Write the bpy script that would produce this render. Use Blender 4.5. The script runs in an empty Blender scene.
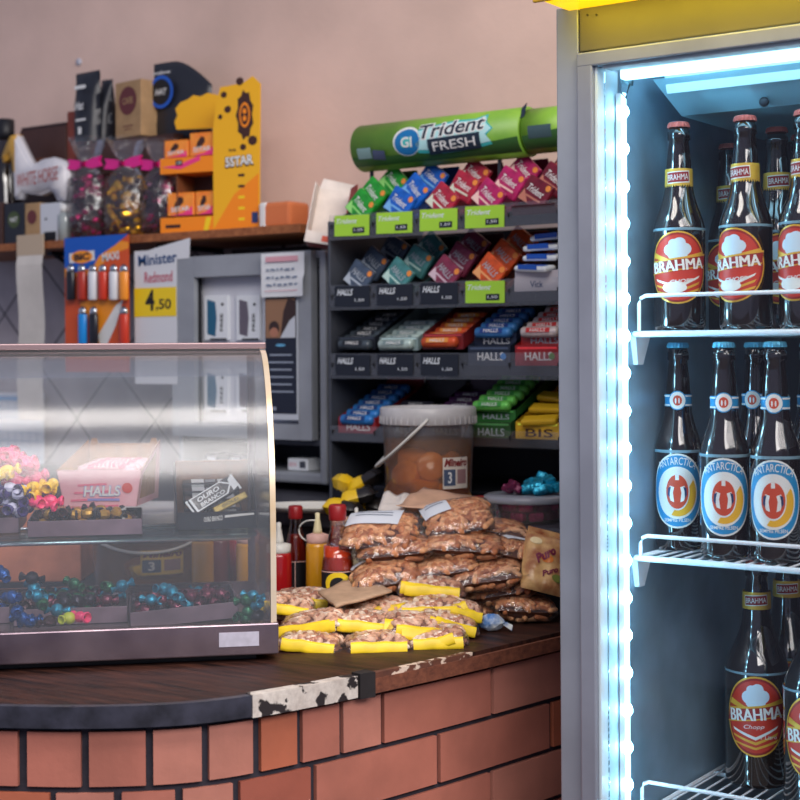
import bpy, bmesh, math, random
from mathutils import Vector, Matrix, noise
random.seed(7)
R = math.radians
COL = bpy.context.scene.collection
F = 1500.0; HX, HY = 400.0, 350.0; K = 0.0064; CAMZ = 1.45
YAW = R(35); S35, C35 = math.sin(YAW), math.cos(YAW)
RIGHT = Vector((C35, S35, 0)); FWD = Vector((-S35, C35, 0)); UP = Vector((0, 0, 1))
ZC = 1.012           # counter top
YWALL = 2.75

def ideal(px, py):
    x, y = px-HX, py-HY
    return (x-K*y)/F, (y+K*x)/F
def W(px, py, d):                       # photo position at a real distance -> place in the room
    u, v = ideal(px, py)
    return RIGHT*(u*d) + FWD*d + Vector((0, 0, CAMZ - v*d))
def onY(px, py, Y):                     # ... on a plane parallel to the back wall
    u, v = ideal(px, py)
    return W(px, py, Y/(u*S35+C35))
def onZ(px, py, Z):                     # ... on a horizontal surface
    u, v = ideal(px, py)
    return W(px, py, (CAMZ-Z)/v)
def face_cam(p, off=0):                 # turn so local -Y looks to the customer's side
    return math.atan2(-p.y, -p.x) + math.pi/2 + R(off)

# ---------------------------------------------------------------- materials
def lin(c):
    c = c/255.0
    return c/12.92 if c <= 0.04045 else ((c+0.055)/1.055)**2.4
def rgb(*c): return (lin(c[0]), lin(c[1]), lin(c[2]), 1)
MATS = {}
def mat(name, c, rough=.5, metal=0, var=0.0, vs=30, bump=0.0, bs=None, emis=None, es=0, coat=0, c2=None, spec=.5, trans=0, sss=0, alpha=1):
    if name in MATS: return MATS[name]
    m = bpy.data.materials.new(name); m.use_nodes = True; MATS[name] = m
    nt = m.node_tree; p = nt.nodes['Principled BSDF']
    p.inputs['Base Color'].default_value = rgb(*c)
    p.inputs['Roughness'].default_value = rough; p.inputs['Metallic'].default_value = metal
    p.inputs['Coat Weight'].default_value = coat; p.inputs['Specular IOR Level'].default_value = spec
    p.inputs['Transmission Weight'].default_value = trans
    p.inputs['Alpha'].default_value = alpha
    if emis: p.inputs['Emission Color'].default_value = rgb(*emis); p.inputs['Emission Strength'].default_value = es
    if var or c2 or bump:
        tc = nt.nodes.new('ShaderNodeTexCoord'); n = nt.nodes.new('ShaderNodeTexNoise')
        n.inputs['Scale'].default_value = vs; n.inputs['Detail'].default_value = 4
        nt.links.new(tc.outputs['Object'], n.inputs['Vector'])
        if var or c2:
            r = nt.nodes.new('ShaderNodeValToRGB')
            r.color_ramp.elements[0].position = .35; r.color_ramp.elements[1].position = .68
            if c2: a, b = rgb(*c), rgb(*c2)
            else:
                a = rgb(*[max(0, x*(1-var)) for x in c]); b = rgb(*[min(255, x*(1+var)) for x in c])
            r.color_ramp.elements[0].color = a; r.color_ramp.elements[1].color = b
            nt.links.new(n.outputs['Fac'], r.inputs['Fac']); nt.links.new(r.outputs['Color'], p.inputs['Base Color'])
        if bump:
            n2 = nt.nodes.new('ShaderNodeTexNoise'); n2.inputs['Scale'].default_value = bs or vs; n2.inputs['Detail'].default_value = 3
            nt.links.new(tc.outputs['Object'], n2.inputs['Vector'])
            b = nt.nodes.new('ShaderNodeBump'); b.inputs['Strength'].default_value = bump; b.inputs['Distance'].default_value = .004
            nt.links.new(n2.outputs['Fac'], b.inputs['Height']); nt.links.new(b.outputs['Normal'], p.inputs['Normal'])
    return m
def film(name, tint=(255, 255, 255), refl=.12, rough=.1, haze=0.0, hz=(230, 235, 240), bump=0.0, bs=60):
    """thin clear sheet: lets light through, mirrors a little more at grazing angles, may be milky"""
    if name in MATS: return MATS[name]
    m = bpy.data.materials.new(name); m.use_nodes = True; MATS[name] = m
    nt = m.node_tree; nt.nodes.remove(nt.nodes['Principled BSDF']); out = nt.nodes['Material Output']
    t = nt.nodes.new('ShaderNodeBsdfTransparent'); t.inputs['Color'].default_value = rgb(*tint)
    g = nt.nodes.new('ShaderNodeBsdfGlossy'); g.inputs['Roughness'].default_value = rough
    lw = nt.nodes.new('ShaderNodeLayerWeight'); lw.inputs['Blend'].default_value = .25
    ma = nt.nodes.new('ShaderNodeMath'); ma.operation = 'MULTIPLY_ADD'; ma.inputs[1].default_value = .6; ma.inputs[2].default_value = refl; ma.use_clamp = True
    nt.links.new(lw.outputs['Fresnel'], ma.inputs[0])
    mx = nt.nodes.new('ShaderNodeMixShader'); nt.links.new(ma.outputs[0], mx.inputs[0])
    src = t.outputs[0]
    if haze:
        d = nt.nodes.new('ShaderNodeBsdfDiffuse'); d.inputs['Color'].default_value = rgb(*hz)
        tl = nt.nodes.new('ShaderNodeBsdfTranslucent'); tl.inputs['Color'].default_value = rgb(*hz)
        a = nt.nodes.new('ShaderNodeMixShader'); a.inputs[0].default_value = .5
        nt.links.new(d.outputs[0], a.inputs[1]); nt.links.new(tl.outputs[0], a.inputs[2])
        h = nt.nodes.new('ShaderNodeMixShader'); h.inputs[0].default_value = haze
        nt.links.new(src, h.inputs[1]); nt.links.new(a.outputs[0], h.inputs[2]); src = h.outputs[0]
    nt.links.new(src, mx.inputs[1]); nt.links.new(g.outputs[0], mx.inputs[2]); nt.links.new(mx.outputs[0], out.inputs[0])
    if bump:
        tc = nt.nodes.new('ShaderNodeTexCoord'); n2 = nt.nodes.new('ShaderNodeTexNoise'); n2.inputs['Scale'].default_value = bs; n2.inputs['Distortion'].default_value = 1.5
        nt.links.new(tc.outputs['Object'], n2.inputs['Vector'])
        b = nt.nodes.new('ShaderNodeBump'); b.inputs['Strength'].default_value = bump; b.inputs['Distance'].default_value = .006
        nt.links.new(n2.outputs['Fac'], b.inputs['Height']); nt.links.new(b.outputs['Normal'], g.inputs['Normal'])
    return m

# ---------------------------------------------------------------- mesh builder
_box = {}
def cbox(bev):
    k = round(bev[0], 3), round(bev[1], 3), round(bev[2], 3)
    return k
TXT = {}
def text_geo(s, bold=.02, shear=0):
    k = (s, bold, shear)
    if k in TXT: return TXT[k]
    cu = bpy.data.curves.new('t', 'FONT'); cu.body = s; cu.offset = bold; cu.shear = shear; cu.resolution_u = 3
    o = bpy.data.objects.new('t', cu); COL.objects.link(o)
    me = bpy.data.meshes.new_from_object(o)
    vs = [v.co.copy() for v in me.vertices]; fs = [tuple(p.vertices) for p in me.polygons]
    bpy.data.objects.remove(o); bpy.data.curves.remove(cu); bpy.data.meshes.remove(me)
    x0 = min(v.x for v in vs); x1 = max(v.x for v in vs); y0 = min(v.y for v in vs); y1 = max(v.y for v in vs)
    vs = [((v.x-x0)/(x1-x0)-.5, (v.y-y0)/(y1-y0)-.5) for v in vs]
    TXT[k] = (vs, fs, (x1-x0)/(y1-y0)); return TXT[k]
def rect(cx, cy, w, h, a=0):
    c, s = math.cos(R(a)), math.sin(R(a))
    return [(cx+x*c-y*s, cy+x*s+y*c) for x, y in ((-w/2, -h/2), (w/2, -h/2), (w/2, h/2), (-w/2, h/2))]
def ell(cx, cy, rx, ry, n=24, a0=0, a1=360):
    k = n if a1-a0 == 360 else n+1
    return [(cx+rx*math.cos(R(a0+(a1-a0)*i/n)), cy+ry*math.sin(R(a0+(a1-a0)*i/n))) for i in range(k)]
def flat(o, x, y, lift=.0004):         # mapping of a flat sheet: origin, right, up
    o = Vector(o); x = Vector(x).normalized(); y = Vector(y).normalized(); n = x.cross(y)
    return lambda a, b, l=0: o + x*a + y*b + n*(lift*l)
def front(o=(0, 0, 0), lift=.0004): return flat(o, (1, 0, 0), (0, 0, 1), lift)   # sheet facing -Y
def cyl(r, z0, lift=.00025):
    def f(a, b, l=0):
        t = a/r; rr = (r(b) if callable(r) else r)
        return Vector((math.sin(t)*(r+lift*(l+1)), -math.cos(t)*(r+lift*(l+1)), z0+b))
    return f
class MB:
    def __init__(s): s.v = []; s.f = []; s.m = []; s.sm = []; s.mats = []
    def mi(s, m):
        if m not in s.mats: s.mats.append(m)
        return s.mats.index(m)
    def add(s, vs, fs, m, smooth=False, M=None):
        o = len(s.v); k = s.mi(m)
        s.v += [tuple(M @ Vector(v)) if M else tuple(v) for v in vs]
        for f in fs: s.f.append(tuple(i+o for i in f)); s.m.append(k); s.sm.append(smooth)
        return s
    def box(s, c, sz, m, bev=0, M=None, rz=0, rx=0, ry=0):
        T = Matrix.Translation(Vector(c)) @ Matrix.Rotation(rz, 4, 'Z') @ Matrix.Rotation(ry, 4, 'Y') @ Matrix.Rotation(rx, 4, 'X')
        if M: T = M @ T
        hx, hy, hz = [a/2 for a in sz]; b = min(bev, hx*.95, hy*.95, hz*.95)
        if b <= 0:
            vs = [(x, y, z) for x in (-hx, hx) for y in (-hy, hy) for z in (-hz, hz)]
            return s.add(vs, [(0, 1, 3, 2), (4, 6, 7, 5), (0, 4, 5, 1), (2, 3, 7, 6), (0, 2, 6, 4), (1, 5, 7, 3)], m, False, T)
        bm = bmesh.new(); bmesh.ops.create_cube(bm, size=1)
        for v in bm.verts: v.co = Vector((v.co.x*2*hx, v.co.y*2*hy, v.co.z*2*hz))
        bmesh.ops.bevel(bm, geom=bm.edges[:], offset=b, segments=2, profile=.5, affect='EDGES')
        s.bm(bm, m, False, T); return s
    def bm(s, bm, m, smooth=False, M=None):
        bm.verts.index_update()
        s.add([v.co.copy() for v in bm.verts], [tuple(v.index for v in f.verts) for f in bm.faces], m, smooth, M); bm.free(); return s
    def lathe(s, prof, m, n=24, M=None, smooth=True, axis='Z', cap=True):
        """prof: list of (r, z) or (r, z, material)"""
        vs = []
        for p in prof:
            for i in range(n):
                a = 2*math.pi*i/n; r = max(p[0], 1e-5)
                q = (r*math.cos(a), r*math.sin(a), p[1])
                if axis == 'X': q = (q[2], q[0], q[1])
                if axis == 'Y': q = (q[1], q[2], q[0])
                vs.append(q)
        o = len(s.v); s.v += [tuple(M @ Vector(v)) if M else v for v in vs]
        cur = m
        for j in range(len(prof)-1):
            if len(prof[j]) > 2: cur = prof[j][2]
            k = s.mi(cur)
            for i in range(n):
                s.f.append((o+j*n+i, o+j*n+(i+1) % n, o+(j+1)*n+(i+1) % n, o+(j+1)*n+i)); s.m.append(k); s.sm.append(smooth)
        if cap:
            for j, rev in ((0, True), (len(prof)-1, False)):
                if prof[j][0] > 1e-4:
                    f = [o+j*n+i for i in range(n)]
                    s.f.append(tuple(reversed(f)) if rev else tuple(f)); s.m.append(s.mi(prof[j][2] if len(prof[j]) > 2 and j == 0 else cur)); s.sm.append(False)
        return s
    def tube(s, pts, r, m, n=8, closed=False, flatten=None):
        pts = [Vector(p) for p in pts]; N = len(pts); vs = []; fs = []
        up = Vector((0, 0, 1))
        for i, p in enumerate(pts):
            if closed: t = (pts[(i+1) % N]-pts[i-1])
            else: t = pts[min(i+1, N-1)]-pts[max(i-1, 0)]
            t.normalize()
            u = up if abs(t.dot(up)) < .9 else Vector((1, 0, 0))
            a = t.cross(u).normalized(); b = a.cross(t).normalized()
            ra = r; rb = r if not flatten else flatten
            for k in range(n):
                g = 2*math.pi*k/n; vs.append(p + a*(ra*math.cos(g)) + b*(rb*math.sin(g)))
        L = N if closed else N-1
        for i in range(L):
            for k in range(n):
                a0 = i*n+k; a1 = i*n+(k+1) % n; b0 = ((i+1) % N)*n+k; b1 = ((i+1) % N)*n+(k+1) % n
                fs.append((a0, b0, b1, a1))
        if not closed: fs.append(tuple(range(n))); fs.append(tuple(reversed(range((N-1)*n, N*n))))
        return s.add(vs, fs, m, True)
    def prism(s, pts, m, mapf, th, smooth=False):
        """2D outline extruded by th behind the sheet mapping (mapf(x, y, layer), lift per layer = 1)"""
        n = len(pts); o = len(s.v); k = s.mi(m)
        bm = bmesh.new(); vs = [bm.verts.new((p[0], p[1], 0)) for p in pts]; f = bm.faces.new(vs)
        r = bmesh.ops.triangulate(bm, faces=[f]); bm.verts.index_update(); tris = [tuple(v.index for v in t.verts) for t in bm.faces]; bm.free()
        a = mapf(0, 0, 0); b = mapf(1, 0, 0); c = mapf(0, 1, 0); nn = (b-a).cross(c-a).normalized()
        A = [mapf(p[0], p[1], 0) for p in pts]; B = [q-nn*th for q in A]
        fs = [t for t in tris]+[tuple(reversed([i+n for i in t])) for t in tris]
        fs += [(i, i+n, (i+1) % n+n, (i+1) % n) for i in range(n)]
        area = sum(pts[i][0]*pts[(i+1) % n][1]-pts[(i+1) % n][0]*pts[i][1] for i in range(n))
        if area < 0: fs = fs[:len(tris)*2]+[tuple(reversed(x)) for x in fs[len(tris)*2:]]
        return s.add(A+B, fs, m, smooth)
    def poly(s, pts, m, mapf, l=0, cut=0):
        bm = bmesh.new(); vs = [bm.verts.new((p[0], p[1], 0)) for p in pts]; f = bm.faces.new(vs)
        if f.calc_center_median is None: pass
        bmesh.ops.triangulate(bm, faces=[f]); s._cutadd(bm, m, mapf, l, cut); return s
    def _cutadd(s, bm, m, mapf, l, cut):
        if cut:
            x0 = min(v.co.x for v in bm.verts); x1 = max(v.co.x for v in bm.verts)
            x = math.ceil(x0/cut)*cut
            while x < x1:
                if x > x0+1e-6:
                    bmesh.ops.bisect_plane(bm, geom=bm.verts[:]+bm.edges[:]+bm.faces[:], plane_co=(x, 0, 0), plane_no=(1, 0, 0), dist=1e-7)
                x += cut
        bmesh.ops.recalc_face_normals(bm, faces=bm.faces[:])
        bm.normal_update()
        bm.verts.index_update(); fs = []
        for f in bm.faces:
            idx = [v.index for v in f.verts]
            if f.normal.z < 0: idx.reverse()
            fs.append(tuple(idx))
        s.add([mapf(v.co.x, v.co.y, l) for v in bm.verts], fs, m); bm.free()
    def text(s, t, cx, cy, w, h, m, mapf, l=1, a=0, bold=.02, shear=0, cut=0, arc=None, ycut=0):
        vs, fs, asp = text_geo(t, bold, shear)
        if w is None: w = h*asp
        if h is None: h = w/asp
        c, sn = math.cos(R(a)), math.sin(R(a))
        bm = bmesh.new(); V = []
        for x, y in vs:
            x *= w; y *= h
            if arc:                      # bend around a circle of radius arc (centre below)
                g = x/arc; x, y = math.sin(g)*(arc+y), math.cos(g)*(arc+y)-arc
            V.append(bm.verts.new((cx+x*c-y*sn, cy+x*sn+y*c, 0)))
        for f in fs:
            try: bm.faces.new([V[i] for i in f])
            except ValueError: pass
        if ycut:
            y0 = min(v.co.y for v in bm.verts); y1 = max(v.co.y for v in bm.verts)
            while y0 < y1: y0 += ycut; bmesh.ops.bisect_plane(bm, geom=bm.verts[:]+bm.edges[:]+bm.faces[:], plane_co=(0, y0, 0), plane_no=(0, 1, 0), dist=1e-7)
        s._cutadd(bm, m, mapf, l, cut); return s
    def sheet(s, w, h, m, mapf, l=0): return s.poly(rect(0, 0, w, h), m, mapf, l)
    def build(s, name, parent=None, label=None, loc=None, kind=None):
        me = bpy.data.meshes.new(name); me.from_pydata(s.v, [], s.f); 
        for m in s.mats: me.materials.append(m)
        me.polygons.foreach_set('material_index', s.m); me.polygons.foreach_set('use_smooth', s.sm); me.update()
        o = bpy.data.objects.new(name, me); COL.objects.link(o)
        if parent: o.parent = parent
        if loc is not None: o.location = loc
        if label: o['label'] = label
        if kind: o['kind'] = kind
        return o
def tag(o, label, cat, group=None, kind=None):
    o['label'] = label; o['category'] = cat
    if group: o['group'] = group
    if kind: o['kind'] = kind
    return o
def thing(name, label, cat, loc=(0, 0, 0), rz=0, group=None):
    o = bpy.data.objects.new(name, None); o.empty_display_size = .03; COL.objects.link(o)
    o.location = loc; o.rotation_euler = (0, 0, rz); return tag(o, label, cat, group)
def dup(o, parent=None):
    c = o.copy(); COL.objects.link(c)
    if parent: c.parent = parent
    for ch in o.children: dup(ch, c)
    return c
def struct(mb, name):
    o = mb.build(name); o['kind'] = 'structure'; return o
USED = set()
def put(proto, label, cat, loc, rot=0, group=None, scale=None):
    """first call uses the proto itself, later calls copy it with its parts"""
    o = proto if proto.name not in USED else dup(proto)
    USED.add(proto.name); o.location = loc
    o.rotation_euler = rot if isinstance(rot, tuple) else (0, 0, rot)
    if scale: o.scale = scale if isinstance(scale, tuple) else (scale,)*3
    return tag(o, label, cat, group)

# common materials
WHITE = mat('white_ink', (225, 225, 222), .5)
BLACK = mat('black_ink', (22, 22, 28), .5)
RED = mat('red_ink', (178, 34, 30), .45)
GOLD = mat('gold_ink', (205, 160, 60), .4, .3)
YEL = mat('yellow_ink', (240, 205, 30), .5)
BLUE = mat('blue_ink', (30, 90, 190), .45)
CARD = mat('cardboard', (176, 132, 96), .8, var=.08, vs=60)
CARDD = mat('dark_cardboard', (112, 74, 52), .85, var=.1, vs=60)
CHROME = mat('chrome', (205, 210, 216), .22, .9)
DARKMET = mat('dark_metal', (58, 62, 70), .45, .4, var=.1, vs=12)
CLEAR = film('clear_plastic', refl=.05, rough=.12, haze=.05)
# ================================================================ setting
wm = mat('painted_plaster', (224, 192, 176), .8, var=.05, vs=3, bump=.15, bs=60)
def tile_mat():
    m = bpy.data.materials.new('wall_tile'); m.use_nodes = True; nt = m.node_tree; p = nt.nodes['Principled BSDF']
    tc = nt.nodes.new('ShaderNodeTexCoord'); mp = nt.nodes.new('ShaderNodeMapping')
    sx = nt.nodes.new('ShaderNodeSeparateXYZ'); cb = nt.nodes.new('ShaderNodeCombineXYZ')
    nt.links.new(tc.outputs['Object'], sx.inputs[0]); nt.links.new(sx.outputs['X'], cb.inputs['X']); nt.links.new(sx.outputs['Z'], cb.inputs['Y'])
    mp.inputs['Rotation'].default_value = (0, 0, R(45)); nt.links.new(cb.outputs[0], mp.inputs[0])
    b = nt.nodes.new('ShaderNodeTexBrick'); b.offset = 0; b.inputs['Scale'].default_value = 1
    b.inputs['Brick Width'].default_value = .2; b.inputs['Row Height'].default_value = .2; b.inputs['Mortar Size'].default_value = .003
    b.inputs['Color1'].default_value = rgb(196, 186, 186); b.inputs['Color2'].default_value = rgb(186, 176, 178); b.inputs['Mortar'].default_value = rgb(74, 66, 70)
    nt.links.new(mp.outputs[0], b.inputs['Vector'])
    n = nt.nodes.new('ShaderNodeTexNoise'); n.inputs['Scale'].default_value = 9; n.inputs['Detail'].default_value = 8
    nt.links.new(tc.outputs['Object'], n.inputs['Vector'])
    mx = nt.nodes.new('ShaderNodeMix'); mx.data_type = 'RGBA'; mx.blend_type = 'MULTIPLY'; mx.inputs[0].default_value = .5
    r = nt.nodes.new('ShaderNodeValToRGB'); r.color_ramp.elements[0].position = .3; r.color_ramp.elements[0].color = (.45, .4, .4, 1); r.color_ramp.elements[1].position = .6
    nt.links.new(n.outputs['Fac'], r.inputs[0]); nt.links.new(b.outputs['Color'], mx.inputs[6]); nt.links.new(r.outputs[0], mx.inputs[7])
    nt.links.new(mx.outputs[2], p.inputs['Base Color']); p.inputs['Roughness'].default_value = .35
    return m
TILE = tile_mat()
zt = 1.70
mb = MB(); mb.box((-1.6, YWALL+.05, (zt+3.2)/2), (7, .1, 3.2-zt), wm); mb.box((-1.6, YWALL+.053, zt/2), (7, .1, zt), TILE); struct(mb, 'wall_back')
mb = MB(); mb.box((-1.6, .2, -.05), (7, 5.3, .1), mat('floor_tile', (96, 90, 88), .5, var=.1, vs=4)); struct(mb, 'floor')

# ================================================================ bar counter
edge_px = [(-330, 690), (-150, 702), (0, 706), (80, 707), (160, 705), (220, 700), (280, 691), (360, 676), (460, 655), (560, 632), (680, 605)]
EP = [onZ(x, y, ZC) for x, y in edge_px]
def catmull(P, t):
    i = max(0, min(len(P)-2, int(t))); u = t-i
    p0 = P[max(i-1, 0)]; p1 = P[i]; p2 = P[i+1]; p3 = P[min(i+2, len(P)-1)]
    return .5*((2*p1)+(p2-p0)*u+(2*p0-5*p1+4*p2-p3)*u*u+(3*p1-p0-3*p2+p3)*u**3)
XS = [e[0] for e in edge_px]
def edge_at(px):
    for i in range(len(XS)-1):
        if px <= XS[i+1] or i == len(XS)-2:
            return catmull(EP, i+(px-XS[i])/(XS[i+1]-XS[i]))
def edge_n(px):
    t = (edge_at(px+4)-edge_at(px-4)).normalized(); return Vector((t.y, -t.x, 0))
def strip(mb, px0, px1, out, z0, z1, m, back=.02, n=None, caps=True, wob=0):
    n = n or max(2, int(abs(px1-px0)/14)); vs = []; fs = []
    for i in range(n+1):
        px = px0+(px1-px0)*i/n; e = edge_at(px); nn = edge_n(px); j = wob*(noise.noise((px*.06, z0*9, 1)))
        for o, z in ((out+j, z0), (out+j, z1), (out-back, z1), (out-back, z0)):
            q = e+nn*o; vs.append((q.x, q.y, z))
    for i in range(n):
        for k in range(4):
            a = i*4+k; b = i*4+(k+1) % 4; fs.append((a, a+4, b+4, b))
    fs.append((0, 1, 2, 3)); fs.append((n*4+3, n*4+2, n*4+1, n*4))
    mb.add(vs, fs, m)
bar = thing('bar_counter', 'curved bar counter with dark worn wooden top and terracotta brick front', 'counter', (-1.6, 1.2, 0))
bar.location = (0, 0, 0)
def wood(name, c1, c2, rough=.35, sc=(3, 30, 3), chips=None, bump=.25, spec=.5):
    m = bpy.data.materials.new(name); m.use_nodes = True; nt = m.node_tree; p = nt.nodes['Principled BSDF']; p.inputs['Roughness'].default_value = rough
    p.inputs['Specular IOR Level'].default_value = spec
    tc = nt.nodes.new('ShaderNodeTexCoord'); mp = nt.nodes.new('ShaderNodeMapping'); mp.inputs['Rotation'].default_value = (0, 0, R(-35)); mp.inputs['Scale'].default_value = sc
    nt.links.new(tc.outputs['Object'], mp.inputs[0])
    n = nt.nodes.new('ShaderNodeTexNoise'); n.inputs['Scale'].default_value = 2.5; n.inputs['Detail'].default_value = 8; n.inputs['Roughness'].default_value = .7
    nt.links.new(mp.outputs[0], n.inputs['Vector'])
    r = nt.nodes.new('ShaderNodeValToRGB'); r.color_ramp.elements[0].position = .35; r.color_ramp.elements[1].position = .7
    r.color_ramp.elements[0].color = rgb(*c1); r.color_ramp.elements[1].color = rgb(*c2)
    nt.links.new(n.outputs['Fac'], r.inputs[0]); src = r.outputs[0]
    if chips:
        n2 = nt.nodes.new('ShaderNodeTexNoise'); n2.inputs['Scale'].default_value = chips[1]; n2.inputs['Detail'].default_value = 5
        nt.links.new(tc.outputs['Object'], n2.inputs['Vector'])
        r2 = nt.nodes.new('ShaderNodeValToRGB'); r2.color_ramp.interpolation = 'LINEAR'; r2.color_ramp.elements[0].position = chips[2]; r2.color_ramp.elements[1].position = chips[2]+.03
        mx = nt.nodes.new('ShaderNodeMix'); mx.data_type = 'RGBA'; mx.inputs[7].default_value = rgb(*chips[0])
        nt.links.new(n2.outputs['Fac'], r2.inputs[0]); nt.links.new(r2.outputs[0], mx.inputs[0]); nt.links.new(src, mx.inputs[6]); src = mx.outputs[2]
    nt.links.new(src, p.inputs['Base Color'])
    b = nt.nodes.new('ShaderNodeBump'); b.inputs['Strength'].default_value = bump; b.inputs['Distance'].default_value = .002
    nt.links.new(n.outputs['Fac'], b.inputs['Height']); nt.links.new(b.outputs['Normal'], p.inputs['Normal'])
    return m
TOPW = wood('worn_dark_wood', (24, 16, 17), (80, 48, 38), .5, (4, 26, 4), spec=.18)
# top slab as a polygon between the front edge and the back line
YB = 2.19
n = 70; vs = []; fs = []
for i in range(n+1):
    px = -330+(1010)*i/n; e = edge_at(px); vs += [(e.x, e.y, ZC), (e.x, e.y, ZC-.024), (e.x, YB, ZC-.024), (e.x, YB, ZC)]
for i in range(n):
    for k in range(4): fs.append((i*4+k, i*4+(k+1) % 4, i*4+4+(k+1) % 4, i*4+4+k))
fs += [(3, 2, 1, 0), (n*4, n*4+1, n*4+2, n*4+3)]
MB().add(vs, fs, TOPW).build('counter_top', bar)
EDGE = mat('dark_laminate_edge', (46, 46, 56), .35, var=.25, vs=30, bump=.3)
mb = MB(); strip(mb, -330, 252, .004, ZC-.026, ZC+.001, EDGE, .012); mb.build('edge_band', bar, 'dark laminate edge band')
mb = MB(); strip(mb, 252, 356, .006, ZC-.027, ZC+.002, wood('peeled_edge', (214, 205, 196), (170, 158, 150), .6, (20, 20, 20), chips=((36, 28, 30), 38, .52)), .018, wob=.003)
mb.build('edge_band', bar, 'peeling edge band with white and black patches')
mb = MB(); strip(mb, 358, 372, .007, ZC-.03, ZC+.004, mat('black_rot', (28, 22, 24), .8, bump=.5), .02, wob=.004)
strip(mb, 372, 620, .006, ZC-.026, ZC-.006, wood('raw_edge_wood', (88, 48, 36), (132, 78, 56), .6, (4, 30, 40)), .02, wob=.001)
strip(mb, 372, 470, .0045, ZC-.006, ZC+.0015, wood('chipped_edge', (84, 50, 40), (110, 66, 50), .6, (20, 20, 20), chips=((212, 190, 172), 42, .53)), .010, wob=.003)
mb.build('edge_band', bar, 'bare reddish wooden edge with pale chips')
# terracotta tiles
BR = [mat('terracotta_%s' % a, c, .55, var=.07, vs=9, bump=.12, bs=80, spec=.35) for a, c in (('rose', (170, 104, 88)), ('orange', (174, 98, 72)), ('pale', (178, 116, 100)), ('deep', (152, 84, 68)))]
MORT = mat('dark_mortar', (44, 42, 52), .9, var=.1, bump=.4, bs=90)
mb = MB()
strip(mb, -330, 660, -.016, 0, ZC-.024, MORT, .05, n=110)
PITCH = .0765; z0 = ZC-.0335; TH = .068
rows = [[-190, -122, -55, 15, 83, 148, 207, 262, 307, 347, 388, 498, 604, 660],
        [-215, -158, -90, -22, 46, 115, 178, 240, 321, 443, 556, 650],
        [-190, -122, -55, 15, 83, 148, 207, 262, 385, 497, 604, 660]]
for r in range(9):
    rr = rows[r] if r < 3 else rows[1+(r % 2)]
    zt_ = z0-PITCH*r
    for i in range(len(rr)-1):
        a, b = rr[i], rr[i+1]; g = 4.2 if a < 300 else 1.9
        random.seed(r*77+i); m = BR[random.choice((0, 0, 1, 2, 2, 3))] if a < 360 else BR[random.choice((0, 1, 1, 2))]
        strip(mb, a+g, b-g, -.009, zt_-TH, zt_, m, .02, n=max(3, int((b-a)/16)))
mb.build('brick_front', bar)
# inner carcass behind the bricks
mb = MB(); strip(mb, -320, 640, -.066, 0, ZC-.026, mat('carcass_board', (70, 58, 52), .8), .02, n=60); mb.build('inner_panel', bar)

# back worktop
ZB = 1.15
back = thing('back_worktop', 'dark back worktop behind the bar carrying the candy rack', 'worktop', (0, 0, 0))
mb = MB(); mb.box((-2.05, 2.47, ZB-.015), (2.1, .54, .03), mat('dark_worktop', (60, 60, 68), .4, var=.1), .004); mb.build('worktop_board', back)
mb = MB(); mb.box((-2.05, 2.475, (ZB-.03)/2), (2.06, .5, ZB-.03), mat('dark_cabinet_board', (44, 42, 48), .6)); mb.build('base_unit', back)

# ================================================================ fridge
FY = 1.785
def fx(px, Y=FY): return onY(px, 350, Y).x
XL = fx(558); XI = fx(600); XR = XL+.78; ZTOP = onY(575, 6, FY).z
ALU = mat('grey_aluminium', (156, 162, 172), .42, .35, var=.05, vs=8)
ALU2 = mat('grey_aluminium_door', (146, 150, 162), .42, .35, var=.05, vs=10)
LINER = mat('fridge_liner_steel', (136, 162, 180), .3, .2, var=.14, vs=7)
LINB = mat('fridge_liner_shaded', (30, 33, 44), .5, .2, var=.1, vs=7)  # interior shade painted in: liner darkened at rear, right side and floor
GASK = mat('white_gasket', (186, 200, 208), .45)
ZD = onY(600, 52, FY).z           # top of door
ZO = onY(603, 66, FY).z           # top of opening
fr = thing('drinks_fridge', 'tall glass-door drinks fridge with grey metal frame and lit interior', 'fridge', (0, 0, 0))
xs = fx(581)
mb = MB()
mb.box(((XL+xs-.001)/2, FY+.01, ZTOP/2+.02), (xs-.001-XL, .02, ZTOP-.04), ALU, .002)                   # left stile
mb.box(((XL+XI)/2, (FY+.02+2.52)/2, ZTOP/2), (XI-XL, 2.52-FY-.02, ZTOP-.04), ALU)
mb.box((XR-.03, (FY+2.52)/2, ZTOP/2), (.06, 2.52-FY, ZTOP-.04), ALU)
mb.box(((XL+XR)/2, 2.50, ZTOP/2), (XR-XL-.02, .04, ZTOP-.06), ALU)
mb.box(((XL+XR)/2, (FY+.05+2.5)/2, ZTOP-.025), (XR-XL-.01, 2.5-FY-.05, .03), ALU)
mb.box(((XL+XR)/2, (FY+2.5)/2+.02, .2), (XR-XL-.01, 2.5-FY-.04, .36), ALU)
mb.build('cabinet', fr)
mb = MB(); w = XR-xs; mb.box((xs+w/2+.001, FY+.01, (ZD+.003+ZTOP)/2), (w, .022, ZTOP-ZD-.003), mat('header_sign_glow_tint', (112, 106, 76), .5, .1, var=.05, vs=6), .002)  # the sign's yellow glow is painted into the header colour
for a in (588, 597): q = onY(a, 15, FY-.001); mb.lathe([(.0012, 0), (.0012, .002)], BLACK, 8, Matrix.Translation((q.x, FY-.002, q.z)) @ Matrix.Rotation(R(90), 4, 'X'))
mb.build('header_panel', fr)
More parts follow.
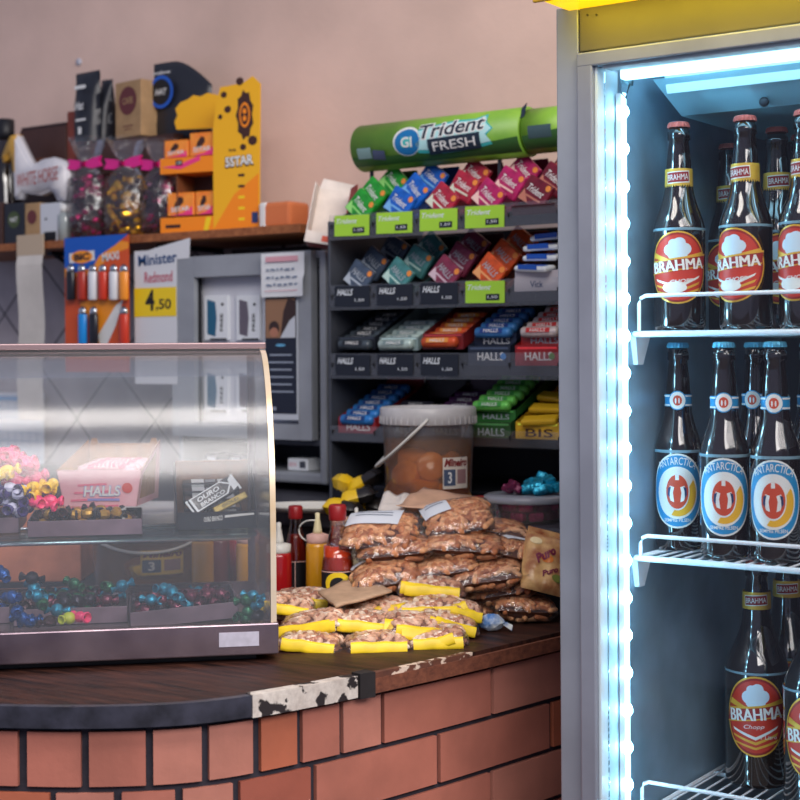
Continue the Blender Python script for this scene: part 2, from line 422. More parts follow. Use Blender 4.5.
# liner
mb = MB(); zl0, zl1 = .38, ZTOP-.035
mb.box((XI+.002, (FY+.06+2.46)/2, (zl0+zl1)/2), (.004, 2.46-FY-.06, zl1-zl0), LINER)
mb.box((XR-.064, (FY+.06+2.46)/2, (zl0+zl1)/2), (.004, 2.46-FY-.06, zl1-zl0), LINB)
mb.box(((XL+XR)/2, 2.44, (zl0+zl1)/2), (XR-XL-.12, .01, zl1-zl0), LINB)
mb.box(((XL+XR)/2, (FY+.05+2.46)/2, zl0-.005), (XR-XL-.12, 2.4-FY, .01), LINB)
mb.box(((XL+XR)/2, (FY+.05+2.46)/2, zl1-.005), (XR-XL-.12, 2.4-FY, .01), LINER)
mb.build('inner_liner', fr)
# evaporator housing sloping under the ceiling
mb = MB(); EV = mat('evaporator_cover', (140, 182, 198), .35, .2)
xa, xb = fx(683, 1.95), XR-.07
ya, yb = 1.90, 2.30; za, zb = onY(700, 74, 1.90).z, onY(700, 108, 1.90).z
vs = [(xa-.02, ya, za), (xb, ya, za), (xb, ya+.05, zb), (xa, ya+.05, zb), (xa-.02, yb, za), (xb, yb, za), (xb, yb, zb), (xa, yb, zb)]
mb.add(vs, [(0, 3, 2, 1), (3, 7, 6, 2), (0, 4, 7, 3), (1, 2, 6, 5), (4, 5, 6, 7), (0, 1, 5, 4)], EV)
q = onY(762, 101, 1.93); mb.lathe([(.007, 0), (.006, .004), (.002, .006)], DARKMET, 14, Matrix.Translation((q.x, ya+.038, q.z)) @ Matrix.Rotation(R(100), 4, 'X'))
mb.build('evaporator_cover', fr)
# door
mb = MB(); dl, dr = xs+.0015, XR-.004; dt, db = ZD, .16; sw = fx(597.5)-dl; tw = ZD-ZO
mb.box((dl+sw/2, FY+.004, (dt+db)/2), (sw, .03, dt-db), ALU2, .002); mb.box((dr-sw/2, FY+.004, (dt+db)/2), (sw, .03, dt-db), ALU2, .002)
mb.box(((dl+dr)/2, FY+.0035, dt-tw/2), (dr-dl, .03, tw), ALU2, .002); mb.box(((dl+dr)/2, FY+.0035, db+.03), (dr-dl, .03, .06), ALU2, .002)
door = mb.build('door', fr)
mb = MB(); gx = dl+sw
mb.box((gx+.002, FY+.026, (ZO+.22)/2), (.004, .060, ZO-.22), GASK, .001); mb.box(((gx+dr)/2, FY+.010, ZO-.002), (dr-gx-sw, .026, .004), GASK, .001)
mb.build('gasket', door)
mb = MB(); mb.box(((gx+dr-sw)/2+.003, FY+.012, (ZO+.22)/2), (dr-sw-gx-.008, .004, ZO-.232), film('fridge_glass', refl=.012, rough=.02)); mb.build('glass_pane', door)
# LED strip on the liner just behind the gasket
LX, LY = XI+.012, FY+.050
mb = MB(); mb.box((LX-.005, LY, (ZO-.02+.3)/2+.01), (.008, .010, ZO-.36), mat('led_carrier', (235, 240, 245), .4)); 
mb.box((LX+.0012, LY-.002, (ZO-.02+.3)/2+.01), (.003, .009, ZO-.36), mat('led_glow_strip', (200, 240, 255), .4, emis=(170, 228, 255), es=4))
led = mb.build('led_strip', fr)
LM = mat('led_lens', (220, 245, 255), .3, emis=(150, 222, 255), es=50)
zz = ZO-.055; L0 = None
while zz > .45:
    if L0 is None:
        L0 = MB().lathe([(.0095, 0), (.0085, .003), (.005, .006), (0, .007)], LM, 12, Matrix.Rotation(R(90), 4, 'Y')).build('led_lens', led)
        o = L0
    else: o = L0.copy(); COL.objects.link(o)
    o.parent = led; o.location = (LX+.0005, LY-.002, zz); zz -= .0505
mb = MB(); q = onY(618, 78, FY+.05); mb.tube([(LX, LY, ZO-.012), (LX+.012, LY-.002, ZO-.018), (LX+.018, LY, ZO-.004)], .005, EV); mb.tube([(LX, LY-.006, ZO-.03), (LX+.006, LY-.006, ZO-.038), (LX+.012, LY-.006, ZO-.02)], .0015, BLACK)
mb.build('hinge_bracket', fr)
# top tube lamp
mb = MB(); mb.tube([(XI+.03, FY+.085, ZO+.018), (XR-.1, FY+.085, ZO+.018)], .010, mat('tube_glow', (225, 245, 255), .4, emis=(170, 228, 255), es=9), 12); mb.build('tube_lamp', fr)
mb = MB(); mb.box(((XI+XR)/2-.025, FY+.040, ZO-.001), (XR-XI-.08, .016, .026), mat('header_diffuser', (220, 238, 245), .4, emis=(176, 230, 255), es=2.6), .003); mb.build('lamp_diffuser', fr)
mb = MB(); mb.box(((XI+XR)/2-.01, FY+.125, ZO-.010), (XR-XI-.1, .004, .026), mat('lamp_reflector_white', (200, 222, 230), .4), rx=R(20)); mb.build('lamp_reflector', fr)
# shelves
WIRE = mat('white_coated_wire', (232, 234, 240), .35)
SHY = 1.862
SH = [onY(650, 331, SHY).z, onY(650, 556, SHY).z, onY(660, 818, SHY).z]
xsl = XI+.012; xsr = XR-.075
for zi, z in enumerate(SH):
    mb = MB()
    mb.tube([(xsl, SHY, z-.004), (xsr, SHY, z-.004)], .0042, WIRE)
    mb.tube([(xsl, SHY, z-.004), (xsl, 2.40, z-.004)], .0032, WIRE); mb.tube([(xsr, SHY, z-.004), (xsr, 2.40, z-.004)], .0032, WIRE)
    mb.tube([(xsl, 2.40, z-.004), (xsr, 2.40, z-.004)], .0032, WIRE); mb.tube([(xsl, 2.12, z-.005), (xsr, 2.12, z-.005)], .0032, WIRE)
    x = xsl+.012
    while x < xsr-.005: mb.tube([(x, SHY, z-.0015), (x, 2.40, z-.0015)], .0015, WIRE, 6); x += .0185
    sh = mb.build('wire_shelf', fr)
    mb = MB(); h = (.048, .027, .046)[zi]; c = .010; x0 = xsl+.008; x1 = xsr-.008
    mb.tube([(x0, SHY, z-.002), (x0, SHY, z+h-c), (x0+c*.3, SHY, z+h-c*.3), (x0+c, SHY, z+h), (x1-c, SHY, z+h), (x1, SHY, z+h-c), (x1, SHY, z)], .0028, WIRE)
    mb.build('guard_rail', sh)
    mb = MB(); mb.add([(XI+.003, SHY+.004, z-.006), (XI+.003, SHY+.05, z-.006), (XI+.003, SHY+.03, z-.046), (XI+.003, SHY+.014, z-.046),
                       (XI+.013, SHY+.004, z-.006), (XI+.013, SHY+.05, z-.006), (XI+.011, SHY+.03, z-.046), (XI+.011, SHY+.014, z-.046)],
                      [(0, 1, 2, 3), (4, 7, 6, 5), (0, 4, 5, 1), (1, 5, 6, 2), (2, 6, 7, 3), (3, 7, 4, 0)], WIRE)
    mb.build('shelf_bracket', sh)
# yellow light box on top
lb = thing('fridge_sign_box', 'yellow light box sign on top of the drinks fridge', 'sign', (0, 0, 0))
YS = mat('yellow_sign_plastic', (250, 205, 40), .35, emis=(244, 190, 14), es=1.2)
zs = ZTOP-.005; x0 = onY(543, 12, FY-.05).x
mb = MB(); mb.box(((x0+XR+.02)/2, FY+.06, zs+.09), (XR+.02-x0, .26, .18), YS, .012); mb.build('light_box', lb)
mb = MB(); mb.box(((x0+XR+.02)/2, FY-.071, zs+.010), (XR+.026-x0, .006, .022), mat('yellow_trim', (206, 160, 40), .4), .002); mb.build('bottom_trim', lb)

ld = bpy.data.lights.new('sign_glow_fill', 'AREA'); ld.shape = 'RECTANGLE'; ld.size = XR-x0-.04; ld.size_y = .03; ld.energy = 0.65; ld.color = (1, .78, .06)  # added unseen lamp, strengthens the sign's yellow glow on the frame
lo_ = bpy.data.objects.new('sign_glow_fill', ld); COL.objects.link(lo_); lo_.location = ((x0+XR)/2, FY-.052, zs-.004); lo_.rotation_euler = (R(24), 0, 0)
# ================================================================ beer bottles
BG = mat('amber_beer_glass', (26, 12, 8), .07, 0, coat=1, spec=.7)
def bottle_prof(h, r, rn, zs, zn):
    """body radius r up to zs, shoulder to neck radius at zn"""
    P = [(0, .003), (r*.7, .0015), (r*.93, 0), (r, .006), (r, zs)]; rk = rn*1.42
    for i in range(1, 11):
        t = i/10; s_ = math.sin(t*math.pi/2)**1.25*.5+t*t*(3-2*t)*.5; P.append((r+(rk-r)*s_, zs+(zn-zs)*t))
    P += [(rn*1.17, zn+(h-zn)*.45), (rn, h-.026), (rn*1.14, h-.024), (rn*1.14, h-.014), (rn*1.0, h-.012), (rn, h-.002), (0, h-.002)]
    return P
def cap(m, h, parent, r=.0145):
    mb = MB(); n = 42; pr = [(r*1.04, h-.0075), (r*1.02, h-.004), (r*.97, h-.001), (r*.85, h), (0, h+.0004)]; vs = []; fs = []
    for j, (rr, z) in enumerate(pr):
        for i in range(n):
            k = 1+(.045 if i % 2 else -.02)*(1-j/3 if j < 3 else 0); a = 2*math.pi*i/n; vs.append((rr*k*math.cos(a), rr*k*math.sin(a), z))
    for j in range(len(pr)-1):
        for i in range(n): fs.append((j*n+i, j*n+(i+1) % n, (j+1)*n+(i+1) % n, (j+1)*n+i))
    mb.add(vs, fs, m, False); mb.lathe([(r*1.0, h-.0075), (r*.9, h-.006)], m, 24)
    return mb.build('cap', parent)
DRED = mat('label_dark_red', (150, 24, 22), .45); LRED = mat('label_red', (200, 52, 34), .45); LGOLD = mat('label_gold', (226, 176, 62), .38, .25); CREAM = mat('label_white', (232, 232, 228), .5)
CAPR = mat('red_cap', (200, 92, 80), .35, .3); CAPB = mat('blue_cap', (96, 184, 218), .35, .3); FOAM = mat('label_foam', (205, 222, 235), .5)
def brahma(name, h, r, rn, zs, zn, lz, lw, lh, nz, extra):
    root = bpy.data.objects.new(name, None); root.empty_display_size = .03; COL.objects.link(root)
    MB().lathe(bottle_prof(h, r, rn, zs, zn), BG, 36).build('glass_body', root)
    cap(CAPR, h, root)
    f = cyl(r, lz); mb = MB(); c = .0035
    mb.poly(ell(0, 0, lw, lh, 40), LGOLD, f, 0, c); mb.poly(ell(0, 0, lw*.95, lh*.955, 40), DRED, f, 1, c); mb.poly(ell(0, 0, lw*.88, lh*.9, 40), LRED, f, 2, c)
    for x, y, q in ((-.0, .55, .2), (-.2, .48, .17), (.2, .5, .17), (.06, .68, .14), (-.12, .66, .12), (.0, .4, .24)): mb.poly(ell(x*lw, y*lh, q*lw*1.35, q*lh, 14), FOAM, f, 3, c)
    mb.poly([(-.80*lw, .42*lh), (-.2*lw, .20*lh), (.86*lw, .44*lh), (.88*lw, .36*lh), (.0*lw, .08*lh), (-.86*lw, .28*lh)], LGOLD, f, 4, c)
    mb.poly([(-.97*lw, -.2*lh), (.9*lw, .02*lh), (.97*lw, .38*lh), (.3*lw, .3*lh), (-.9*lw, .18*lh)], LGOLD, f, 5, c)
    mb.poly([(-.96*lw, -.16*lh), (.9*lw, .05*lh), (.95*lw, .33*lh), (.3*lw, .25*lh), (-.9*lw, .13*lh)], DRED, f, 6, c)
    mb.text('BRAHMA', .0, .06*lh, lw*1.66, lh*.30, CREAM, f, 7, 5, 0, .0, c); mb.text('BRAHMA', .0007, .06*lh, lw*1.66, lh*.30, CREAM, f, 7.2, 5, 0, .0, c); mb.text('BRAHMA', -.0007, .06*lh, lw*1.66, lh*.30, CREAM, f, 7.4, 5, 0, .0, c)
    for k in range(3):
        mb.poly([(-.75*lw, (-.3-.16*k)*lh), (0, (-.5-.13*k)*lh), (.72*lw, (-.22-.17*k)*lh), (.66*lw, (-.30-.17*k)*lh), (0, (-.58-.12*k)*lh), (-.7*lw, (-.37-.15*k)*lh)], LGOLD if k else CREAM, f, 4, c)
    if extra: mb.text('Chopp', -.05*lw, -.26*lh, lw*.62, lh*.13, CREAM, f, 7, 3, .0, .3, c); mb.text('1 Litro', .4*lw, -.5*lh, lw*.5, lh*.09, CREAM, f, 7, 0, .0, 0, c)
    else: mb.poly(ell(-.1*lw, -.55*lh, .38*lw, .16*lh, 14), CREAM, f, 5, c); mb.text('CHOPP', .12*lw, -.38*lh, lw*.7, lh*.11, CREAM, f, 7, 4, .02, .2, c)
    mb.build('body_label', root, 'oval red and gold label')
    rl = rn*1.42; f = cyl(rl, nz); mb = MB(); hh = .026 if not extra else .025
    mb.lathe([(rl, nz-hh/2), (rl+.0002, nz-hh/2+.001), (rl-.0004, nz+hh/2)], LGOLD, 32, cap=False)
    mb.poly(rect(0, .001, rl*1.7, hh*.62, 3), CREAM, f, 1, .003); mb.poly(rect(0, .001, rl*1.6, hh*.52, 3), DRED, f, 2, .003)
    mb.text('BRAHMA', 0, .001, rl*1.45, hh*.3, CREAM, f, 3, 3, 0, 0, .003)
    mb.build('neck_label', root, 'gold neck band')
    MB().lathe([(r+.0003, lz+lh+.001), (r+.0006, lz+lh+.003), (r+.0004, lz+lh+.0045)], mat('frost_ring', (120, 150, 165), .35), 32, cap=False).build('frost_ring', root)
    return root
b6 = brahma('beer_bottle', .286, .0352, .0135, .138, .200, .085, .0440, .0495, .208, False)
b1 = brahma('beer_bottle', .325, .046, .0145, .165, .245, .104, .046, .058, .266, True)
# blue label beer
LBL = mat('label_blue', (34, 140, 196), .45); LDB = mat('label_navy', (24, 50, 96), .45); LOR = mat('label_orange_red', (206, 74, 44), .45); LYE = mat('label_yellow', (238, 180, 40), .45)
def antarctica():
    root = bpy.data.objects.new('beer_bottle', None); root.empty_display_size = .03; COL.objects.link(root)
    h, r, rn = .289, .0330, .0132
    MB().lathe(bottle_prof(h, r, rn, .140, .198), BG, 36).build('glass_body', root); cap(CAPB, h, root)
    f = cyl(r, .083); mb = MB(); c = .0035; lw, lh = .0400, .0520
    mb.poly(ell(0, 0, lw, lh, 40), CREAM, f, 0, c); mb.poly(ell(0, 0, lw*.94, lh*.95, 40), LBL, f, 1, c)
    mb.poly(ell(0, -.05*lh, lw*.74, lh*.70, 36), CREAM, f, 2, c)
    mb.poly(ell(0.02*lw, -.06*lh, lw*.66, lh*.62, 36, -110, 35), LYE, f, 3, c)
    mb.poly(ell(0, -.02*lh, lw*.42, lh*.50, 30), CREAM, f, 4, c); mb.poly(ell(0, -.02*lh, lw*.38, lh*.455, 30), LOR, f, 5, c)
    for s in (-1, 1):
        mb.poly([(s*.10*lw, .1*lh), (s*.24*lw, .14*lh), (s*.3*lw, -.04*lh), (s*.22*lw, -.26*lh), (s*.1*lw, -.3*lh), (s*.14*lw, -.05*lh)], CREAM, f, 6, c)
        mb.poly([(s*.2*lw, .12*lh), (s*.3*lw, .08*lh), (s*.32*lw, -.1*lh), (s*.25*lw, -.2*lh), (s*.24*lw, -.02*lh)], LDB, f, 7, c)
    mb.poly(rect(0, .36*lh, .12*lw, .14*lh), CREAM, f, 6, c)
    mb.text('ANTARCTICA', 0, .80*lh, lw*1.45, lh*.20, CREAM, f, 4, 0, .004, 0, c, arc=lh*.98)
    mb.text('SEMPRE PILSEN', 0, -.78*lh, lw*.9, lh*.09, CREAM, f, 4, 0, .01, 0, c)
    mb.build('body_label', root, 'oval blue and white label with red centre')
    rl = rn*1.42; f = cyl(rl, .208); mb = MB()
    mb.lathe([(rl, .1995), (rl, .2165)], LBL, 32, cap=False); mb.poly(rect(0, .006, 3*rl, .0022), CREAM, f, 1, .003); mb.poly(rect(0, -.0065, 3*rl, .0022), CREAM, f, 1, .003)
    mb.poly(ell(0, 0, .0125, .0135, 24), LBL, f, 1.5, .003); mb.poly(ell(0, 0, .0112, .012, 24), CREAM, f, 2, .003); mb.poly(ell(0, 0, .0062, .0072, 20), LOR, f, 3, .003)
    for s in (-1, 1): mb.poly(ell(s*.0022, -.0005, .0011, .004, 10), CREAM, f, 4, .003)
    mb.build('neck_label', root, 'blue neck band with round seal')
    MB().lathe([(r+.0003, .1355), (r+.0006, .1375), (r+.0004, .1395)], MATS['frost_ring'], 32, cap=False).build('frost_ring', root)
    return root
ba = antarctica()
def bot(proto, px, Y, zi, rot, label, group, s=1):
    p = onY(px, 350, Y); p.z = SH[zi]+.001
    put(proto, label, 'bottle', p, face_cam(p, rot), group, s)
G1, G2, G3 = 'red-capped beer bottles on the top fridge shelf', 'blue-capped beer bottles on the middle fridge shelf', 'large beer bottles on the bottom fridge shelf'
bot(b6, 680, 1.912, 0, -4, 'brown beer bottle with red label, leftmost at the front of top fridge shelf', G1)
bot(b6, 746.5, 1.912, 0, -30, 'brown red-capped beer bottle in front, second from left on top fridge shelf', G1)
bot(b6, 807, 1.912, 0, -26, 'brown beer bottle cut by the right picture edge on top fridge shelf', G1)
bot(b6, 778, 2.04, 0, 8, 'brown beer bottle standing just behind the second one on top fridge shelf', G1)
bot(b6, 730, 2.16, 0, -6, 'brown beer bottle farthest back, seen in the gap between the two front ones', G1)
bot(b6, 803, 2.13, 0, 0, 'brown beer bottle whose dark cap shows at the back right of top fridge shelf', G1)
bot(ba, 678, 1.955, 1, -4, 'beer bottle with blue round label, leftmost on the middle fridge shelf', G2)
bot(ba, 724, 1.905, 1, -3, 'beer bottle with blue round label, second from left on middle fridge shelf', G2)
bot(ba, 775, 1.905, 1, -6, 'beer bottle with blue round label, third and rightmost whole one on middle fridge shelf', G2)
bot(ba, 755, 2.03, 1, -14, 'blue-capped beer bottle half hidden behind the second and third on middle shelf', G2)
bot(ba, 811, 2.0, 1, -8, 'blue-capped beer bottle at the right picture edge behind the third on middle shelf', G2)
bot(b1, 755, 2.10, 2, -3, 'large brown one-litre beer bottle with full red label on the bottom fridge shelf', G3)
bot(b1, 815, 2.03, 2, -6, 'large brown beer bottle cut by right picture edge on bottom fridge shelf', G3)
bot(b1, 785, 2.225, 2, 4, 'large brown beer bottle in the dark behind the other two on bottom shelf', G3)
# ================================================================ wall shelf and what stands on it
YS0 = 2.47
SHW = wood('pine_shelf', (128, 74, 44), (176, 112, 70), .55, (30, 4, 30), spec=.3)
zb_, zt_ = onY(90, 246, YS0).z, onY(90, 238, YS0).z
ZS1 = zt_
xl, xr = onY(-90, 300, YS0).x, onY(300, 220, YS0).x
shelf = thing('wooden_shelf', 'long reddish wooden wall shelf above the grey display cabinet', 'shelf')
mb = MB(); mb.box(((xl+xr)/2, (YS0+2.745)/2, (zb_+zt_)/2), (xr-xl, 2.745-YS0, zt_-zb_), SHW, .002); mb.build('board', shelf)
for px in (40, 150):
    x = onY(px, 250, 2.5).x; mb = MB(); mb.box((x, 2.735, zb_-.05), (.02, .015, .1), DARKMET); mb.box((x, 2.63, zb_-.006), (.018, .2, .01), DARKMET); mb.tube([(x, 2.73, zb_-.095), (x, 2.55, zb_-.01)], .006, DARKMET); mb.build('bracket', shelf)
mb = MB(); x0, x1 = onY(178, 250, 2.55).x, onY(300, 250, 2.55).x
mb.box(((x0+x1)/2, 2.742, zb_-.07), (x1-x0, .010, .13), mat('recess_shade_dark', (66, 58, 62), .7, var=.1)); tag(mb.build('recess_shade_panel'), 'dark panel standing for the shaded recess between shelf and grey display cabinet', 'board')  # dark panel imitates the shade of the recess under the shelf

def ext(px0, px1, py, Y, z0=None):
    a, b = onY(px0, py, Y), onY(px1, py, Y); z0 = ZS1 if z0 is None else z0
    return (a.x+b.x)/2, b.x-a.x, ((a.z+b.z)/2)-z0
def thing_at(name, label, cat, px0, px1, py, Y, z0=None, group=None):
    cx, w, h = ext(px0, px1, py, Y, z0); return thing(name, label, cat, (cx, Y, ZS1 if z0 is None else z0), 0, group), w, h
# dark spirits bottle and brown gift box behind the horse
t, w, h = thing_at('spirits_bottle', 'dark bottle with black cap at the far left end of the wooden shelf', 'bottle', -6, 17, 120, 2.60)
MB().lathe([(0, 0), (w*.48, 0), (w*.5, .01), (w*.5, h*.6), (w*.28, h*.78), (w*.22, h*.82), (w*.2, h*.86)], mat('dark_bottle', (34, 24, 22), .15, coat=1), 20).build('glass_body', t)
MB().lathe([(w*.24, h*.85), (w*.26, h*.9), (w*.26, h), (w*.2, h*1.005)], BLACK, 20).build('cap', t)
t, w, h = thing_at('gift_box', 'dark brown whisky gift box behind the white horse', 'box', 20, 66, 128, 2.60)
BRN = mat('brown_carton', (70, 42, 34), .5, var=.1, vs=8)
mb = MB(); mb.box((0, .05, h/2), (w, .10, h), BRN, .002); f = front((0, -.0003, h/2)); mb.text('WHISKY', -w*.05, h*.22, w*.4, h*.06, mat('copper_ink', (150, 90, 55), .4, .4), f, 1); mb.build('carton', t)
MB().box((0, .05, h+.004), (w*.98, .096, .008), mat('brown_lid', (48, 28, 24), .5), .002).build('lid', t)
t, w, h = thing_at('narrow_box', 'narrow reddish wooden box upright beside the dark gift box', 'box', 67, 81, 111, 2.60)
mb = MB(); mb.box((0, .04, h/2), (w, .08, h), mat('red_brown_board', (126, 56, 40), .5, var=.1), .002); mb.build('body', t); MB().box((0, .04, h*.55), (w+.002, .082, .004), BRN).build('seam_strip', t)
# white horse figurine on a small plinth of cartons
def crop1(x, y): return (x/2.857, y/2.857+40)
HO = [(0, 350), (4, 362), (14, 352), (24, 340), (30, 372), (36, 410), (38, 466), (56, 466), (62, 448), (110, 455), (140, 440), (150, 452), (158, 470), (186, 470), (188, 430), (190, 385), (182, 360), (150, 346), (118, 352), (90, 368), (76, 352), (62, 325), (48, 296), (40, 280), (34, 282), (24, 284), (12, 310), (2, 335)]
YH = 2.515
pts = [onY(*crop1(a, b), YH) for a, b in HO]; ox = sum(p.x for p in pts)/len(pts); oz = min(p.z for p in pts)
zcard = onY(40, 203, 2.515).z
hr = thing('horse_figurine', 'white horse figurine with yellow head and red lettering on the wooden shelf', 'figurine', (ox, YH, zcard+.001))
P2 = [(p.x-ox, p.z-oz) for p in pts]
WH = mat('white_porcelain', (214, 212, 216), .35); YH_ = mat('yellow_porcelain', (222, 170, 70), .4)
mb = MB(); bm = bmesh.new(); vv = [bm.verts.new((x, 0, z)) for x, z in P2]; ff = bm.faces.new(vv)
r_ = bmesh.ops.extrude_face_region(bm, geom=[ff]); ev = [g for g in r_['geom'] if isinstance(g, bmesh.types.BMVert)]
for v in ev: v.co.y += .034
bmesh.ops.recalc_face_normals(bm, faces=bm.faces[:]); bmesh.ops.bevel(bm, geom=[e for e in bm.edges if abs(e.verts[0].co.y-e.verts[1].co.y) < 1e-6], offset=.006, segments=3, affect='EDGES')
bm.normal_update()
bmesh.ops.triangulate(bm, faces=bm.faces[:])
cutx = min(p[0] for p in P2)+.055; zmax = max(p[1] for p in P2)
for co_, no_ in (((cutx, 0, 0), (1, 0, 0)), ((0, 0, zmax*.46), (0, 0, 1))): bmesh.ops.bisect_plane(bm, geom=bm.verts[:]+bm.edges[:]+bm.faces[:], plane_co=co_, plane_no=no_, dist=1e-6)
V = [v.co.copy() for v in bm.verts]; bm.verts.index_update(); fw, fy = [], []
for f_ in bm.faces:
    c = f_.calc_center_median(); (fy if (c.z > zmax*.46 and c.x < cutx) else fw).append(tuple(v.index for v in f_.verts))
mb.add(V, fw, WH, True); mb.add(V, fy, YH_, True); bm.free()
sx = sorted(p[0] for p in P2); f = front((sx[0]+(sx[-1]-sx[0])*.62, -.0005, max(p[1] for p in P2)*.36))
mb.text('WHITE HORSE', -.012, .000, .150, .034, mat('rust_ink', (176, 70, 60), .5), f, 1, 4, .0, .1); mb.build('body', hr)
# row of small cartons on the shelf front
def carton(name, label, px0, px1, py, Y, dep, m, deco=None, cat='box', group=None, z0=None, rz=0):
    t, w, h = thing_at(name, label, cat, px0, px1, py, Y, z0, group); t.rotation_euler.z = rz
    mb = MB(); mb.box((0, dep/2, h/2), (w, dep, h), m, .0015)
    if deco: deco(mb, front((0, -.0004, h/2)), w, h)
    mb.build('carton', t); mb = MB(); mb.box((0, dep*.75, h+.0005), (w*.96, dep*.5, .001), m); mb.build('top_flap', t); return t
def roundel(c, ink, txt=None):
    def d(mb, f, w, h):
        mb.poly(ell(0, h*.15, w*.34, w*.34), c, f, 1)
        if txt: mb.text(txt, 0, h*.15, w*.4, w*.16, ink, f, 2)
        mb.sheet(w*.4, h*.02, c, lambda a, b, l=0: f(a, b-h*.3, 1)); mb.sheet(w*.3, h*.015, c, lambda a, b, l=0: f(a, b-h*.36, 1))
    return d
PLUM = mat('plum_ink', (104, 48, 50), .6); CREAMK = mat('kraft_box', (172, 138, 98), .75, var=.05); DKB = mat('black_pouch', (34, 36, 44), .4, bump=.3, bs=25); GRN = mat('olive_ink', (70, 84, 48), .5)
carton('small_carton', 'small black carton under the horse head', -14, 2, 203, 2.50, .07, BRN)
carton('small_carton', 'small black carton with pale print below the horse', 4, 24, 203, 2.50, .07, DKB, lambda mb, f, w, h: (mb.poly(ell(0, h*.1, w*.3, w*.28), GRN, f, 1), mb.text('HAT', 0, h*.1, w*.36, h*.12, WHITE, f, 2)))
carton('small_carton', 'small kraft carton with dark round mark below the horse', 25, 39, 203, 2.50, .07, CREAMK, roundel(PLUM, CREAMK))
carton('small_carton', 'small white carton with dark foot below the horse', 40, 60, 203, 2.50, .07, mat('white_carton', (206, 210, 216), .5), lambda mb, f, w, h: (mb.sheet(w*.6, h*.25, BLACK, lambda a, b, l=0: f(a, b-h*.36, 1)), mb.poly(ell(-w*.2, h*.1, .004, .003), BLACK, f, 1)))
t, w, h = thing_at('small_jar', 'small clear jar at the right end of the carton row', 'jar', 60, 71, 205, 2.515)
MB().lathe([(0, 0), (w/2, 0), (w/2, h*.7), (w*.35, h*.8), (w*.35, h*.85)], mat('pale_glass', (190, 200, 200), .12, trans=.4), 16).build('jar_body', t); MB().lathe([(w*.4, h*.8), (w*.4, h)], WHITE, 16).build('lid', t)
# pouches and kraft box on a hidden crate
zc1 = onY(110, 141, 2.62).z
t = thing('shelf_crate', 'dark wooden crate behind the ribboned sweet bags', 'crate', (onY(130, 150, 2.62).x, 2.665, ZS1))
cw = onY(182, 150, 2.6).x-onY(84, 150, 2.6).x
mb = MB(); hh = zc1-ZS1-.002
for k in range(3): mb.box((0, -.062, hh*(k+.5)/3), (cw, .008, hh/3-.004), BRN); mb.box((0, .062, hh*(k+.5)/3), (cw, .008, hh/3-.004), BRN)
mb.build('slats', t); mb = MB(); mb.box((-cw/2+.005, 0, hh/2), (.01, .116, hh), BRN); mb.box((cw/2-.005, 0, hh/2), (.01, .116, hh), BRN); mb.box((0, 0, hh-.003), (cw-.02, .116, .006), BRN); mb.build('frame', t)
def pouch(label, px0, px1, py, Y, deco, lean=0, z0=None, drop=0):
    t, w, h = thing_at('coffee_pouch', label, 'pouch', px0, px1, py, Y, z0); t.rotation_euler = (0, lean, 0)
    mb = MB(); N = 14; vs = []
    for j in range(N+1):
        v = j/N; z = h*v; d = .028*(1-v**2.5)+.0015; ww = w/2*(1 if v < .9 else 1-.0*v)
        for i in range(13):
            u = -1+i/6; vs.append((ww*u, -d*max(0, 1-u*u)**.5+noise.noise((u*3, z*40, px0))*.002, z))
        for i in range(13):
            u = 1-i/6; vs.append((ww*u, d*max(0, 1-u*u)**.5, z))
    fs = [(j*26+i, j*26+(i+1) % 26, (j+1)*26+(i+1) % 26, (j+1)*26+i) for j in range(N) for i in range(26)]
    fs.append(tuple(N*26+i for i in range(26)))
    if drop: vs = [(x, y, z*(1-drop*max(0, x/(w/2)+.25)**1.5)) for x, y, z in vs]
    mb.add(vs, fs, DKB, True); mb.build('pouch_body', t)
    mb = MB(); deco(mb, front((0, -.031, 0)), w, h); mb.build('printed_label', t)
    return t
pouch('black pouch topmost left, beside the slimmer one above the sweet bags', 77, 101, 72, 2.61, lambda mb, f, w, h: (mb.text('Hat', 0, h*.5, w*.36, h*.12, WHITE, f, 1, shear=.2), mb.sheet(w*.46, h*.05, WHITE, lambda a, b, l=0: f(a+w*.05, b+h*.76, 1)), mb.sheet(w*.42, h*.03, WHITE, lambda a, b, l=0: f(a+w*.05, b+h*.3, 1)), mb.poly(rect(0, h*.15, w*.14, h*.1), WHITE, f, 1)), -.02, zc1)
pouch('slimmer black pouch squeezed between the left pouch and the kraft box', 101, 112, 80, 2.64, lambda mb, f, w, h: mb.poly(rect(0, h*.3, w*.3, h*.12), WHITE, f, 1), .02, zc1)
pouch('large black pouch with bright blue ring behind the yellow chocolate display', 154, 212, 60, 2.66, lambda mb, f, w, h: (mb.poly(ell(-w*.22, h*.60, w*.21, w*.21, 28), BLUE, f, 1), mb.poly(ell(-w*.22, h*.60, w*.165, w*.165, 28), BLACK, f, 2), mb.text('HAT', -w*.22, h*.60, w*.2, h*.08, WHITE, f, 3, shear=.2), mb.text('mellow', -w*.2, h*.84, w*.3, h*.04, WHITE, f, 3)), 0, zc1-.01, .26)
carton('kraft_box', 'square kraft box with dark red round print on top row', 113, 143, 81, 2.60, .10, CREAMK, roundel(PLUM, CREAMK, 'CAFE'), z0=zc1, rz=R(-8))
